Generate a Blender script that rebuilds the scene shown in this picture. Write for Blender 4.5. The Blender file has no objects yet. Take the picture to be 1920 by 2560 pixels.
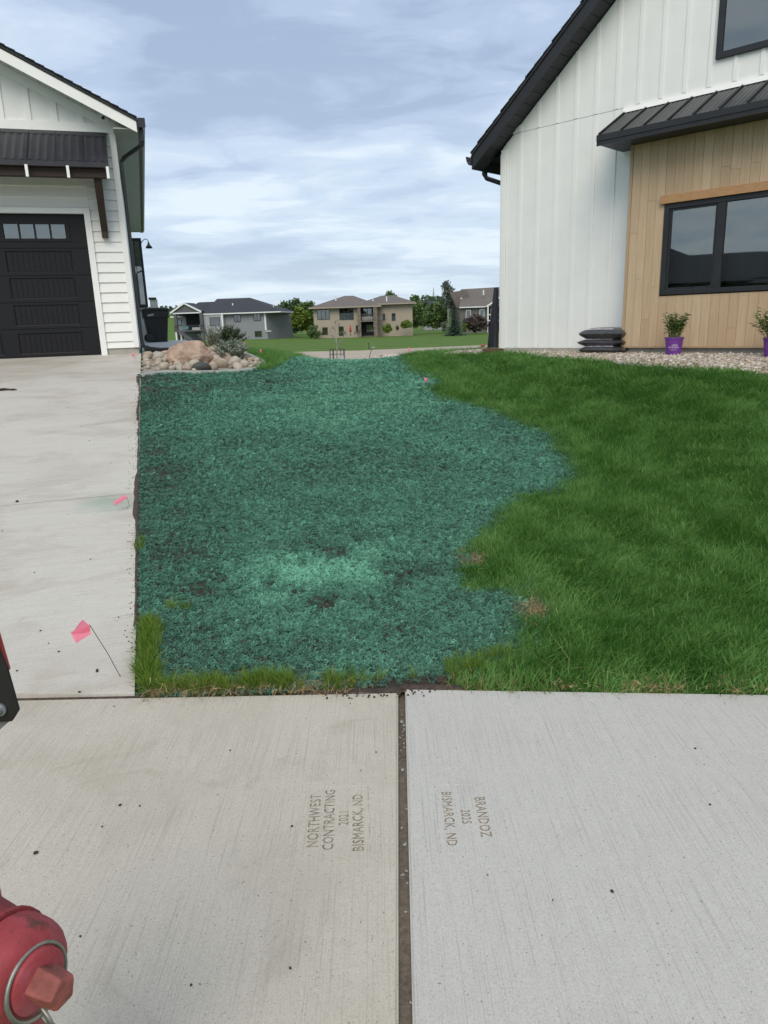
import bpy, bmesh, math, random
import numpy as np
from mathutils import Vector, Matrix, Euler
from mathutils.geometry import delaunay_2d_cdt

R = math.radians
SC = bpy.context.scene
COL = SC.collection
rnd = random.Random(7)
nrg = np.random.default_rng(7)

# ------------------------------------------------------------------ camera
cam = bpy.data.cameras.new('camera')
cam.sensor_fit = 'VERTICAL'; cam.sensor_height = 36.0; cam.sensor_width = 27.0
cam.lens = 36.0 * 1813.5 / 2560.0
cam.clip_start = 0.05; cam.clip_end = 5000
camo = bpy.data.objects.new('camera', cam); COL.objects.link(camo)
PITCH, ROLL = R(14.75), R(-1.865)
rt = Vector((1, 0, 0)); fw = Vector((0, math.cos(PITCH), -math.sin(PITCH))); up = rt.cross(fw)
cr, sr = math.cos(ROLL), math.sin(ROLL)
ix = rt * cr + up * sr; iy = up * cr - rt * sr
camo.matrix_world = Matrix(((ix.x, iy.x, -fw.x, 0), (ix.y, iy.y, -fw.y, 0), (ix.z, iy.z, -fw.z, 1.6), (0, 0, 0, 1)))
SC.camera = camo

# ------------------------------------------------------------------ sky, sun, exposure
SUN_EL, SUN_AZ = 44.0, 186.0      # degrees; azimuth clockwise from +Y
w = bpy.data.worlds.new('World'); SC.world = w; w.use_nodes = True
nt = w.node_tree; nt.nodes.clear()
def N(t, typ, **kw):
    n = t.nodes.new(typ)
    for k, v in kw.items():
        if k in n.inputs: n.inputs[k].default_value = v
        else: setattr(n, k, v)
    return n
out = N(nt, 'ShaderNodeOutputWorld'); bg = N(nt, 'ShaderNodeBackground'); nt.links.new(bg.outputs[0], out.inputs[0])
sky = N(nt, 'ShaderNodeTexSky'); sky.sky_type = 'NISHITA'; sky.sun_disc = False
sky.sun_elevation = R(SUN_EL); sky.sun_rotation = R(SUN_AZ); sky.dust_density = 2.0; sky.ozone_density = 1.5
tc = N(nt, 'ShaderNodeTexCoord'); sep = N(nt, 'ShaderNodeSeparateXYZ'); nt.links.new(tc.outputs['Generated'], sep.inputs[0])
def M(t, op, a, b=None, c=None, clamp=False):
    n = t.nodes.new('ShaderNodeMath'); n.operation = op; n.use_clamp = clamp
    for i, v in enumerate((a, b, c)):
        if v is None: continue
        if isinstance(v, (int, float)): n.inputs[i].default_value = v
        else: t.links.new(v, n.inputs[i])
    return n.outputs[0]
zc = M(nt, 'ADD', M(nt, 'MAXIMUM', sep.outputs[2], 0.0), 0.10)
px = M(nt, 'DIVIDE', sep.outputs[0], zc); py = M(nt, 'DIVIDE', sep.outputs[1], zc)
cmb = N(nt, 'ShaderNodeCombineXYZ'); nt.links.new(M(nt, 'MULTIPLY', px, 0.72), cmb.inputs[0]); nt.links.new(M(nt, 'ADD', py, 4.1), cmb.inputs[1])
n1 = N(nt, 'ShaderNodeTexNoise', Scale=0.85, Detail=9.0, Roughness=0.5, Distortion=0.25); nt.links.new(cmb.outputs[0], n1.inputs['Vector'])
n2 = N(nt, 'ShaderNodeTexNoise', Scale=3.4, Detail=7.0, Roughness=0.6, Distortion=0.5); nt.links.new(cmb.outputs[0], n2.inputs['Vector'])
nmix = M(nt, 'ADD', M(nt, 'MULTIPLY', n1.outputs[0], 0.70), M(nt, 'MULTIPLY', n2.outputs[0], 0.30))
def RAMP(t, fac, stops, interp='LINEAR'):
    n = t.nodes.new('ShaderNodeValToRGB'); cr_ = n.color_ramp; cr_.interpolation = interp
    while len(cr_.elements) > 2: cr_.elements.remove(cr_.elements[-1])
    for i, (p, c) in enumerate(stops):
        e = cr_.elements[i] if i < 2 else cr_.elements.new(p)
        e.position = p; e.color = (*c, 1) if len(c) == 3 else c
    t.links.new(fac, n.inputs[0]); return n.outputs[0]
def MIX(t, fac, a, b, typ='MIX'):
    n = t.nodes.new('ShaderNodeMix'); n.data_type = 'RGBA'; n.blend_type = typ
    for i, v in ((0, fac), (6, a), (7, b)):
        if isinstance(v, (int, float)): n.inputs[i].default_value = v
        elif isinstance(v, tuple): n.inputs[i].default_value = (*v, 1) if len(v) == 3 else v
        else: t.links.new(v, n.inputs[i])
    return n.outputs[2]
cloud = RAMP(nt, nmix, [(0.38, (0.29, 0.37, 0.51)), (0.45, (0.365, 0.45, 0.60)), (0.51, (0.455, 0.545, 0.675)), (0.61, (0.62, 0.69, 0.765))], 'EASE')
hz = M(nt, 'POWER', M(nt, 'SUBTRACT', 1.0, M(nt, 'MAXIMUM', sep.outputs[2], 0.0), None, True), 7.0)
cloud = MIX(nt, M(nt, 'MULTIPLY', hz, 0.62), cloud, (0.60, 0.705, 0.765))
skys = N(nt, 'ShaderNodeVectorMath'); skys.operation = 'SCALE'; nt.links.new(sky.outputs[0], skys.inputs[0]); skys.inputs['Scale'].default_value = 1.0
# sky is scaled by the 0.1 background strength, so the cloud deck is given at ten times its radiance
cl10 = N(nt, 'ShaderNodeVectorMath'); cl10.operation = 'SCALE'; nt.links.new(cloud, cl10.inputs[0]); cl10.inputs['Scale'].default_value = 10.0
fin = MIX(nt, 0.9, skys.outputs[0], cl10.outputs[0])
nt.links.new(fin, bg.inputs[0]); bg.inputs[1].default_value = 0.1

sl = bpy.data.lights.new('sun', 'SUN'); sl.energy = 1.5; sl.angle = R(40); sl.color = (1.0, 0.91, 0.78)
so = bpy.data.objects.new('sun', sl); COL.objects.link(so)
az, el = R(SUN_AZ), R(SUN_EL)
sdir = Vector((math.sin(az) * math.cos(el), math.cos(az) * math.cos(el), math.sin(el)))
so.rotation_euler = (-sdir).to_track_quat('-Z', 'Y').to_euler(); so.location = (0, 0, 30)
vs = SC.view_settings; vs.view_transform = 'Standard'; vs.look = 'None'; vs.exposure = 0.45; vs.gamma = 1.0; vs.use_curve_mapping = False
SC.cycles.max_bounces = 5; SC.cycles.diffuse_bounces = 2; SC.cycles.glossy_bounces = 3; SC.cycles.transmission_bounces = 4; SC.cycles.transparent_max_bounces = 8

# ------------------------------------------------------------------ helpers
MATS = {}
def newmat(name):
    m = bpy.data.materials.new(name); m.use_nodes = True
    b = m.node_tree.nodes['Principled BSDF']; MATS[name] = m
    return m, m.node_tree, b
def coords(t, scale=(1, 1, 1), rot=(0, 0, 0), kind='Object'):
    c = N(t, 'ShaderNodeTexCoord'); mp = N(t, 'ShaderNodeMapping')
    mp.inputs['Scale'].default_value = scale; mp.inputs['Rotation'].default_value = rot
    t.links.new(c.outputs[kind], mp.inputs['Vector']); return mp.outputs[0]
def noise(t, vec, scale, detail=5, rough=0.55, dist=0.0):
    n = N(t, 'ShaderNodeTexNoise', Scale=scale, Detail=detail, Roughness=rough, Distortion=dist)
    t.links.new(vec, n.inputs['Vector']); return n.outputs[0]
def bump(t, b, h, strength=0.3, dist=0.01):
    n = N(t, 'ShaderNodeBump', Strength=strength, Distance=dist); t.links.new(h, n.inputs['Height']); t.links.new(n.outputs[0], b.inputs['Normal'])
def simple(name, col, rough=0.6, var=0.12, scale=8.0, metal=0.0, bmp=0.0, bscale=40.0, sc=(1, 1, 1), spec=None, objvar=0.0):
    m, t, b = newmat(name); v = coords(t, sc)
    n = noise(t, v, scale)
    lo = tuple(c * (1 - var) for c in col); hi = tuple(min(1, c * (1 + var)) for c in col)
    c = RAMP(t, n, [(0.3, lo), (0.7, hi)])
    if objvar:
        oi = N(t, 'ShaderNodeObjectInfo'); hv = N(t, 'ShaderNodeHueSaturation')
        t.links.new(M(t, 'ADD', 1 - objvar, M(t, 'MULTIPLY', oi.outputs['Random'], 2 * objvar)), hv.inputs['Value'])
        t.links.new(c, hv.inputs['Color']); c = hv.outputs[0]
    t.links.new(c, b.inputs['Base Color']); b.inputs['Roughness'].default_value = rough; b.inputs['Metallic'].default_value = metal
    if spec is not None: b.inputs['Specular IOR Level'].default_value = spec
    if bmp: bump(t, b, noise(t, v, bscale, 6, 0.6), bmp, 0.01)
    return m
class MB:
    def __init__(s): s.v = []; s.f = []; s.mi = []; s.m = 0
    def add(s, vs, fs):
        o = len(s.v); s.v += [tuple(p) for p in vs]
        for f in fs: s.f.append(tuple(i + o for i in f)); s.mi.append(s.m)
        return s
    def box(s, x0, x1, y0, y1, z0, z1):
        v = [(x, y, z) for z in (z0, z1) for x, y in ((x0, y0), (x1, y0), (x1, y1), (x0, y1))]
        return s.add(v, [(3, 2, 1, 0), (4, 5, 6, 7), (0, 1, 5, 4), (1, 2, 6, 5), (2, 3, 7, 6), (3, 0, 4, 7)])
    def prism(s, prof, a, b, axis='y'):
        # prof: list of 2D points (ccw), extruded between a and b along axis
        n = len(prof)
        def P(p, t): return (p[0], t, p[1]) if axis == 'y' else ((t, p[0], p[1]) if axis == 'x' else (p[0], p[1], t))
        v = [P(p, a) for p in prof] + [P(p, b) for p in prof]
        return s.add(v, [tuple(range(n)), tuple(range(2 * n - 1, n - 1, -1))] + [(i, i + n, (i + 1) % n + n, (i + 1) % n) for i in range(n)])
    def tube(s, pts, r, n=8, cap=True):
        pts = [Vector(p) for p in pts]; rs = r if isinstance(r, (list, tuple)) else [r] * len(pts)
        o = len(s.v); ref = None
        for i, p in enumerate(pts):
            d = (pts[min(i + 1, len(pts) - 1)] - pts[max(i - 1, 0)]).normalized()
            if ref is None: ref = Vector((0, 0, 1)) if abs(d.z) < .9 else Vector((1, 0, 0))
            a = (ref - d * ref.dot(d)).normalized(); b = d.cross(a); ref = a
            for k in range(n):
                t = 2 * math.pi * k / n; q = p + (a * math.cos(t) + b * math.sin(t)) * rs[i]; s.v.append(tuple(q))
        for i in range(len(pts) - 1):
            for k in range(n):
                s.f.append((o + i * n + k, o + i * n + (k + 1) % n, o + (i + 1) * n + (k + 1) % n, o + (i + 1) * n + k)); s.mi.append(s.m)
        if cap:
            s.f.append(tuple(o + k for k in range(n - 1, -1, -1))); s.mi.append(s.m)
            e = o + (len(pts) - 1) * n; s.f.append(tuple(e + k for k in range(n))); s.mi.append(s.m)
        return s
    def lathe(s, prof, n=24, cx=0, cy=0):
        o = len(s.v)
        for r_, z in prof:
            for k in range(n):
                t = 2 * math.pi * k / n; s.v.append((cx + r_ * math.cos(t), cy + r_ * math.sin(t), z))
        for i in range(len(prof) - 1):
            for k in range(n):
                s.f.append((o + i * n + k, o + i * n + (k + 1) % n, o + (i + 1) * n + (k + 1) % n, o + (i + 1) * n + k)); s.mi.append(s.m)
        s.f.append(tuple(o + k for k in range(n - 1, -1, -1))); s.mi.append(s.m)
        e = o + (len(prof) - 1) * n; s.f.append(tuple(e + k for k in range(n))); s.mi.append(s.m)
        return s
    def mesh(s, name, mats, smooth=False):
        me = bpy.data.meshes.new(name); me.from_pydata(s.v, [], s.f)
        for m in (mats if isinstance(mats, (list, tuple)) else [mats]): me.materials.append(m)
        if max(s.mi, default=0): me.polygons.foreach_set('material_index', s.mi)
        if smooth: me.polygons.foreach_set('use_smooth', [True] * len(me.polygons))
        me.update(); return me
    def build(s, name, mats, parent=None, smooth=False, bevel=0):
        o = link(name, s.mesh(name, mats, smooth), parent)
        if bevel:
            b = o.modifiers.new('bevel', 'BEVEL'); b.width = bevel; b.segments = 2; b.limit_method = 'ANGLE'
        return o
def link(name, data, parent=None, loc=None, rot=None, scl=None):
    o = bpy.data.objects.new(name, data); COL.objects.link(o)
    if parent: o.parent = parent
    if loc is not None: o.location = loc
    if rot is not None: o.rotation_euler = rot
    if scl is not None: o.scale = scl
    return o
def tag(o, label=None, cat=None, group=None, kind=None):
    if label: o['label'] = label
    if cat: o['category'] = cat
    if group: o['group'] = group
    if kind: o['kind'] = kind
    return o
def thing(name, label, cat, loc=(0, 0, 0), rz=0.0, group=None, kind=None):
    return tag(link(name, None, None, loc, (0, 0, rz)), label, cat, group, kind)
def smoothed(o, deg=35):
    me = o.data
    me.polygons.foreach_set('use_smooth', [True] * len(me.polygons))
    bm = bmesh.new(); bm.from_mesh(me)
    for e in bm.edges:
        if len(e.link_faces) == 2 and e.calc_face_angle(0) > R(deg): e.smooth = False
    bm.to_mesh(me); bm.free(); return o
# value noise
_tab = np.random.default_rng(3).random((256, 256))
def vn(x, y, s):
    x = np.asarray(x, float) * s + 37.3; y = np.asarray(y, float) * s + 91.7
    xi = np.floor(x).astype(int); yi = np.floor(y).astype(int); fx = x - xi; fy = y - yi
    fx = fx * fx * (3 - 2 * fx); fy = fy * fy * (3 - 2 * fy)
    a = _tab[xi % 256, yi % 256]; b = _tab[(xi + 1) % 256, yi % 256]; c = _tab[xi % 256, (yi + 1) % 256]; d = _tab[(xi + 1) % 256, (yi + 1) % 256]
    return a * (1 - fx) * (1 - fy) + b * fx * (1 - fy) + c * (1 - fx) * fy + d * fx * fy
def fbm(x, y, s, o=4):
    t = 0; a = .5; n = 0
    for i in range(o): t = t + a * vn(x, y, s); n += a; a *= .5; s *= 2.03
    return t / n
def sst(a, b, x):
    t = np.clip((np.asarray(x, float) - a) / (b - a), 0, 1); return t * t * (3 - 2 * t)
def inpoly(x, y, poly):
    x = np.asarray(x, float); y = np.asarray(y, float); r = np.zeros(x.shape, bool); n = len(poly)
    for i in range(n):
        x1, y1 = poly[i]; x2, y2 = poly[(i + 1) % n]
        if y1 == y2: continue
        c = ((y1 > y) != (y2 > y)) & (x < (x2 - x1) * (y - y1) / (y2 - y1) + x1); r ^= c
    return r
def dpoly(x, y, poly):
    d = np.full(np.shape(x), 1e9); n = len(poly)
    for i in range(n):
        x1, y1 = poly[i]; x2, y2 = poly[(i + 1) % n]; dx, dy = x2 - x1, y2 - y1
        t = np.clip(((x - x1) * dx + (y - y1) * dy) / (dx * dx + dy * dy + 1e-12), 0, 1)
        d = np.minimum(d, np.hypot(x - x1 - t * dx, y - y1 - t * dy))
    return d
# geometry-node scatter of real meshes on explicit points
def scatter(name, pts, rot, scl, vi, tint, sources, label=None, cat=None, parent=None):
    me = bpy.data.meshes.new(name); me.from_pydata([tuple(p) for p in pts], [], [])
    for an, at, arr in (('rot', 'FLOAT_VECTOR', rot), ('scl', 'FLOAT_VECTOR', scl), ('vi', 'INT', vi), ('tint', 'FLOAT', tint)):
        a = me.attributes.new(an, at, 'POINT'); a.data.foreach_set('vector' if at == 'FLOAT_VECTOR' else 'value', np.asarray(arr).ravel())
    o = link(name, me, parent); tag(o, label, cat, None, 'stuff')
    c = bpy.data.collections.new(name + '_pieces')
    for i, s in enumerate(sources):
        so_ = bpy.data.objects.new('%s_piece_%02d' % (name, i), s); c.objects.link(so_)
    g = bpy.data.node_groups.new(name + '_scatter', 'GeometryNodeTree')
    g.interface.new_socket('Geometry', in_out='INPUT', socket_type='NodeSocketGeometry'); g.interface.new_socket('Geometry', in_out='OUTPUT', socket_type='NodeSocketGeometry')
    gi = g.nodes.new('NodeGroupInput'); go = g.nodes.new('NodeGroupOutput'); ip = g.nodes.new('GeometryNodeInstanceOnPoints')
    ci = g.nodes.new('GeometryNodeCollectionInfo'); ci.inputs['Collection'].default_value = c; ci.inputs['Separate Children'].default_value = True; ci.inputs['Reset Children'].default_value = True
    def na(n_, dt):
        q = g.nodes.new('GeometryNodeInputNamedAttribute'); q.data_type = dt; q.inputs['Name'].default_value = n_; return q.outputs[0]
    e2r = g.nodes.new('FunctionNodeEulerToRotation')
    g.links.new(na('rot', 'FLOAT_VECTOR'), e2r.inputs[0]); g.links.new(e2r.outputs[0], ip.inputs['Rotation'])
    g.links.new(na('scl', 'FLOAT_VECTOR'), ip.inputs['Scale']); g.links.new(na('vi', 'INT'), ip.inputs['Instance Index'])
    ip.inputs['Pick Instance'].default_value = True
    g.links.new(gi.outputs[0], ip.inputs['Points']); g.links.new(ci.outputs[0], ip.inputs['Instance']); g.links.new(ip.outputs[0], go.inputs[0])
    md = o.modifiers.new('scatter', 'NODES'); md.node_group = g
    return o
def textmesh(body, size, extrude=0.0, align='CENTER', bold=0.0, spacing=1.0):
    cu = bpy.data.curves.new('lettering', 'FONT'); cu.body = body; cu.size = size; cu.extrude = extrude; cu.align_x = align; cu.align_y = 'CENTER'
    cu.offset = bold; cu.space_character = spacing; cu.resolution_u = 2
    ob = bpy.data.objects.new('lettering', cu); COL.objects.link(ob)
    dg = bpy.context.evaluated_depsgraph_get(); me = bpy.data.meshes.new_from_object(ob.evaluated_get(dg))
    bpy.data.objects.remove(ob); return me

# ------------------------------------------------------------------ terrain height
HLs, HLc = math.sin(R(-17.34)), math.cos(R(-17.34))
def gz(x, y):
    x = np.asarray(x, float); y = np.asarray(y, float)
    dl = HLs * x + HLc * y; ul = HLc * (x + 4.653) - HLs * (y - 12.5)
    zl = np.minimum(.1166 * np.maximum(dl - 3.2, 0), 1.18)
    k = .105 + .097 * sst(1.3, 3.8, x)
    zr = k * np.maximum(y - 2.87, 0) - .075 * np.exp(-((x + .05) / 1.15) ** 2) * sst(7.5, 12, y)
    zr = np.where(zr > .94, .94 + .1 * (1 - np.exp(-(zr - .94) / .1)), zr)
    ww = sst(.2, 2.2, x - (-1.14 - (y - 2.93) * .3005))
    front = zl * (1 - ww) + zr * ww
    d = np.maximum(y - 11.6, 0)
    back = np.minimum(front, 1.02) - 2.32 * (1 - np.exp(-(d / 17.) ** 1.6))
    wl = (1 - sst(1.2, 3.5, ul - .6)) * (1 - sst(19, 30, dl - 11))
    uu = .715 * (x - 1.978) - .699 * (y - 12.07); yy = .699 * (x - 1.978) + .715 * (y - 12.07)
    wr = sst(-3.2, -.4, uu) * (1 - sst(12, 24, yy))
    t = sst(11.6, 13.5, y)
    zz = np.where(y >= 11.6, front * (1 - t) + (back * (1 - np.maximum(wl, wr)) + np.where(wl >= wr, wl * 1.16, wr * 1.02)) * t, front)
    far = -1.26 + .35 * sst(95, 150, y) * sst(10, -40, x) if False else -1.26 + .35 * sst(95, 150, y) * (1 - sst(-40, 10, x))
    zz = zz - .038 * np.exp(-((x + .3) / 1.0) ** 2) * sst(9.5, 12.8, y)
    f = sst(40, 58, y)
    return zz * (1 - f) + far * f
def G(x, y): return float(gz(x, y))

# ------------------------------------------------------------------ materials
def concrete(name, col, dirx=True, stain=0.35, stain_col=(0.30, 0.255, 0.19), dscale=1.1, rz=0.0):
    m, t, b = newmat(name)
    v = coords(t, (1, 1, 1), (0, 0, rz)); sc = (220, 2.2, 1) if dirx else (2.2, 220, 1)
    mp = N(t, 'ShaderNodeMapping'); mp.inputs['Scale'].default_value = sc; t.links.new(v, mp.inputs['Vector'])
    br = noise(t, mp.outputs[0], 1.0, 3, 0.6); fine = noise(t, v, 190, 3, 0.75); mid = noise(t, v, 14, 6, 0.6)
    big = noise(t, v, dscale, 6, 0.6, 0.4)
    c = RAMP(t, fine, [(0.28, tuple(x * .62 for x in col)), (0.44, tuple(x * .94 for x in col)), (0.58, col), (0.75, tuple(min(1, x * 1.18) for x in col))])
    c = MIX(t, M(t, 'MULTIPLY', RAMP(t, br, [(0.34, (1, 1, 1)), (0.47, (0, 0, 0))]), 0.36), c, tuple(x * .45 for x in col))
    c = MIX(t, M(t, 'MULTIPLY', RAMP(t, mid, [(0.45, (0, 0, 0)), (0.75, (1, 1, 1))]), 0.2), c, tuple(x * .78 for x in col))
    c = MIX(t, M(t, 'MULTIPLY', RAMP(t, big, [(0.5, (0, 0, 0)), (0.72, (1, 1, 1))]), stain), c, stain_col)
    if name == 'drive':
        mq = N(t, 'ShaderNodeMapping'); mq.inputs['Scale'].default_value = (.8, 1.7, 1); t.links.new(v, mq.inputs['Vector'])
        sm = noise(t, mq.outputs[0], 1.25, 8, .68, .6); c = MIX(t, M(t, 'MULTIPLY', RAMP(t, sm, [(.50, (0, 0, 0)), (.70, (1, 1, 1))]), .55), c, (.34, .285, .215))
        ms = N(t, 'ShaderNodeMapping'); ms.inputs['Scale'].default_value = (9, 20, 1); t.links.new(v, ms.inputs['Vector']); c = MIX(t, M(t, 'MULTIPLY', RAMP(t, noise(t, ms.outputs[0], 1.0, 5, .6, 1.2), [(.62, (0, 0, 0)), (.72, (1, 1, 1))]), .35), c, (.26, .235, .205))
        ob_ = coords(t); ds_ = N(t, 'ShaderNodeVectorMath'); ds_.operation = 'DISTANCE'; t.links.new(ob_, ds_.inputs[0]); ds_.inputs[1].default_value = (-2.12, 5.42, .3); ov_ = RAMP(t, M(t, 'ADD', ds_.outputs['Value'], M(t, 'MULTIPLY', M(t, 'SUBTRACT', noise(t, ob_, 9, 4), .5), .3)), [(.05, (1, 1, 1)), (.30, (0, 0, 0))]); c = MIX(t, M(t, 'MULTIPLY', ov_, .45), c, (.20, .33, .25))
    else:
        sm = noise(t, v, 2.6, 8, .7, .8); c = MIX(t, M(t, 'MULTIPLY', RAMP(t, sm, [(.56, (0, 0, 0)), (.70, (1, 1, 1))]), .48 if name == 'walk_left' else .22), c, (.33, .275, .205))
        pit = noise(t, v, 95, 2, .5); c = MIX(t, M(t, 'MULTIPLY', RAMP(t, pit, [(.27, (1, 1, 1)), (.31, (0, 0, 0))]), .7), c, tuple(x * .30 for x in col))
    t.links.new(c, b.inputs['Base Color']); b.inputs['Roughness'].default_value = 0.88; b.inputs['Specular IOR Level'].default_value = 0.25
    bump(t, b, M(t, 'ADD', M(t, 'MULTIPLY', br, 0.7), M(t, 'MULTIPLY', fine, 0.5)), 0.55, 0.004)
    return m
concrete('walk_left', (0.535, 0.485, 0.40), True, 0.40)
concrete('walk_right', (0.535, 0.512, 0.46), True, 0.16, (0.36, 0.34, 0.29))
concrete('drive', (0.585, 0.55, 0.48), False, 0.5, (0.34, 0.285, 0.215), 0.55, R(-17.34))
concrete('pad', (0.47, 0.47, 0.46), False, 0.2); concrete('pad_light', (0.5, 0.5, 0.48), False, 0.1)
concrete('kerb_concrete', (0.36, 0.365, 0.335), False, 0.3); concrete('foundation', (0.43, 0.41, 0.355), False, 0.35, (0.22, 0.2, 0.17), 3)
simple('stamp_floor', (0.40, 0.35, 0.275), 0.95, 0.35, 35); simple('soil', (0.075, 0.052, 0.037), 0.95, 0.45, 30, bmp=0.8, bscale=120)
simple('joint_sand', (0.15, 0.118, 0.085), 0.95, 0.3, 60, bmp=0.6, bscale=200)
simple('path_dirt', (0.40, 0.33, 0.25), 0.95, 0.12, 0.6, bmp=0.3, bscale=9)
simple('thatch', (0.36, 0.27, 0.14), 0.9, 0.3, 50)

m, t, b = newmat('ground'); v = coords(t)
gn = noise(t, v, 0.35, 6, 0.6); gf = noise(t, v, 30, 4, 0.7)
wv = N(t, 'ShaderNodeTexWave', Scale=0.11, Distortion=0.8, Detail=2.0); wv.bands_direction = 'DIAGONAL'; t.links.new(v, wv.inputs['Vector'])
c = RAMP(t, M(t, 'ADD', M(t, 'MULTIPLY', gn, .55), M(t, 'MULTIPLY', gf, .45)), [(0.3, (0.062, 0.108, 0.022)), (0.6, (0.100, 0.162, 0.036)), (0.8, (0.140, 0.195, 0.052))])
c = MIX(t, M(t, 'MULTIPLY', wv.outputs[1], 0.55), c, (0.135, 0.215, 0.045))
t.links.new(c, b.inputs['Base Color']); b.inputs['Roughness'].default_value = 0.9; b.inputs['Specular IOR Level'].default_value = 0.1
bump(t, b, gf, 0.6, 0.05)

def leafmat(name, dark, light, trans=0.35, instancer=True, extra=None):
    m, t, b = newmat(name)
    geo = N(t, 'ShaderNodeNewGeometry')
    if instancer:
        at = N(t, 'ShaderNodeAttribute'); at.attribute_type = 'INSTANCER'; at.attribute_name = 'tint'; f = at.outputs['Fac']
        f = M(t, 'ADD', M(t, 'MULTIPLY', f, 0.75), M(t, 'MULTIPLY', M(t, 'SUBTRACT', geo.outputs['Random Per Island'], 0.3), 0.5), None, True)
    else:
        f = geo.outputs['Random Per Island']
    c = MIX(t, f, dark, light)
    if extra:
        c = MIX(t, M(t, 'GREATER_THAN', geo.outputs['Random Per Island'], extra[1]), c, extra[0])
    t.links.new(c, b.inputs['Base Color']); b.inputs['Roughness'].default_value = 0.55; b.inputs['Specular IOR Level'].default_value = 0.3
    tr = N(t, 'ShaderNodeBsdfTranslucent'); t.links.new(c, tr.inputs[0]); mx = N(t, 'ShaderNodeMixShader'); mx.inputs[0].default_value = trans
    o = t.nodes['Material Output']; t.links.new(b.outputs[0], mx.inputs[1]); t.links.new(tr.outputs[0], mx.inputs[2]); t.links.new(mx.outputs[0], o.inputs[0])
    return m
leafmat('grass', (0.036, 0.140, 0.010), (0.25, 0.465, 0.13), 0.42)
leafmat('grass_wild', (0.085, 0.18, 0.014), (0.27, 0.38, 0.075), 0.35, True, ((0.40, 0.32, 0.15), 0.95))
leafmat('straw', (0.28, 0.20, 0.09), (0.50, 0.40, 0.21), 0.2)
def mulchmat(name, inst):
    m, t, b = newmat(name)
    at = N(t, 'ShaderNodeAttribute'); at.attribute_name = 'tint'
    if inst: at.attribute_type = 'INSTANCER'
    geo = N(t, 'ShaderNodeNewGeometry'); v = coords(t)
    f = at.outputs['Fac']
    if inst: f = M(t, 'ADD', f, M(t, 'MULTIPLY', M(t, 'SUBTRACT', geo.outputs['Random Per Island'], 0.5), 0.26), None, True)
    else: f = M(t, 'ADD', M(t, 'MULTIPLY', f, .8), M(t, 'MULTIPLY', M(t, 'SUBTRACT', noise(t, v, 55, 5, .7), 0.55), 0.9), None, True)
    c = RAMP(t, f, [(0.0, (0.080, 0.058, 0.043)), (0.14, (0.076, 0.074, 0.054)), (0.22, (0.054, 0.120, 0.086)), (0.5, (0.096, 0.242, 0.168)), (0.75, (0.152, 0.385, 0.262)), (1.0, (0.24, 0.57, 0.39))])
    t.links.new(c, b.inputs['Base Color']); b.inputs['Roughness'].default_value = 0.85; b.inputs['Specular IOR Level'].default_value = 0.2
    if not inst: bump(t, b, noise(t, v, 70, 6, .75), 1.0, 0.02)
    return m
mulchmat('mulch_fibre', True); mulchmat('mulch_base', False)

# ------------------------------------------------------------------ ground sheet
def axis(lo, hi, n, c, k):
    a, b_ = math.asinh((lo - c) / k), math.asinh((hi - c) / k)
    return [c + k * math.sinh(a + (b_ - a) * i / (n - 1)) for i in range(n)]
GX = np.array(axis(-900, 900, 241, 0, 5)); GY = np.array(axis(-120, 1500, 261, 8, 6))
XX, YY = np.meshgrid(GX, GY); ZZ = gz(XX, YY) - .035
# the ground lies lower under the slabs
WALK_FAR = lambda x: np.where(x < .05, 2.897 - .0255 * (x - .04), 2.927 - .097 * (x - .06))
ZZ = ZZ - .12 * ((YY < WALK_FAR(XX) - .05) & (np.abs(XX) < 9) & (YY > .5))
exx = XX - (-1.14 - (YY - 2.93) * .3005)
ZZ = ZZ - .1 * sst(.15, .5, -exx) * ((YY > 2.5) & (YY < 24) & (XX > -16))
nx, ny = len(GX), len(GY)
vv = np.stack([XX, YY, ZZ], -1).reshape(-1, 3); ii = np.arange(ny - 1)[:, None] * nx + np.arange(nx - 1)[None]
ff = np.stack([ii, ii + 1, ii + nx + 1, ii + nx], -1).reshape(-1, 4)
me = bpy.data.meshes.new('ground'); me.from_pydata(vv.tolist(), [], ff.tolist()); me.materials.append(MATS['ground']); me.polygons.foreach_set('use_smooth', [True] * len(me.polygons))
tag(link('ground', me), 'rolling green lawn ground reaching to the houses behind', None, None, 'structure')

# far tan path strip (flat land there)
mb = MB(); zs = -1.26
far = [(-14.5, 80), (-9, 77), (-2, 75), (8, 78), (16, 80), (30, 82), (60, 84)]; near = [(-9, 44), (-6, 42), (-1, 40), (6, 40), (14, 42), (28, 46), (60, 52)]
K = 14
for i in range(len(far) - 1):
    for k in range(K):
        q = []
        for (a, bb) in ((i, k), (i + 1, k), (i + 1, k + 1), (i, k + 1)):
            f_ = bb / K; x = near[a][0] * (1 - f_) + far[a][0] * f_; y = near[a][1] * (1 - f_) + far[a][1] * f_; q.append((x, y, G(x, y) + .05))
        mb.add(q, [(0, 1, 2, 3)])
tag(mb.build('dirt_path', MATS['path_dirt']), 'bare tan dirt strip crossing between the lawns', None, None, 'structure')

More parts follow.
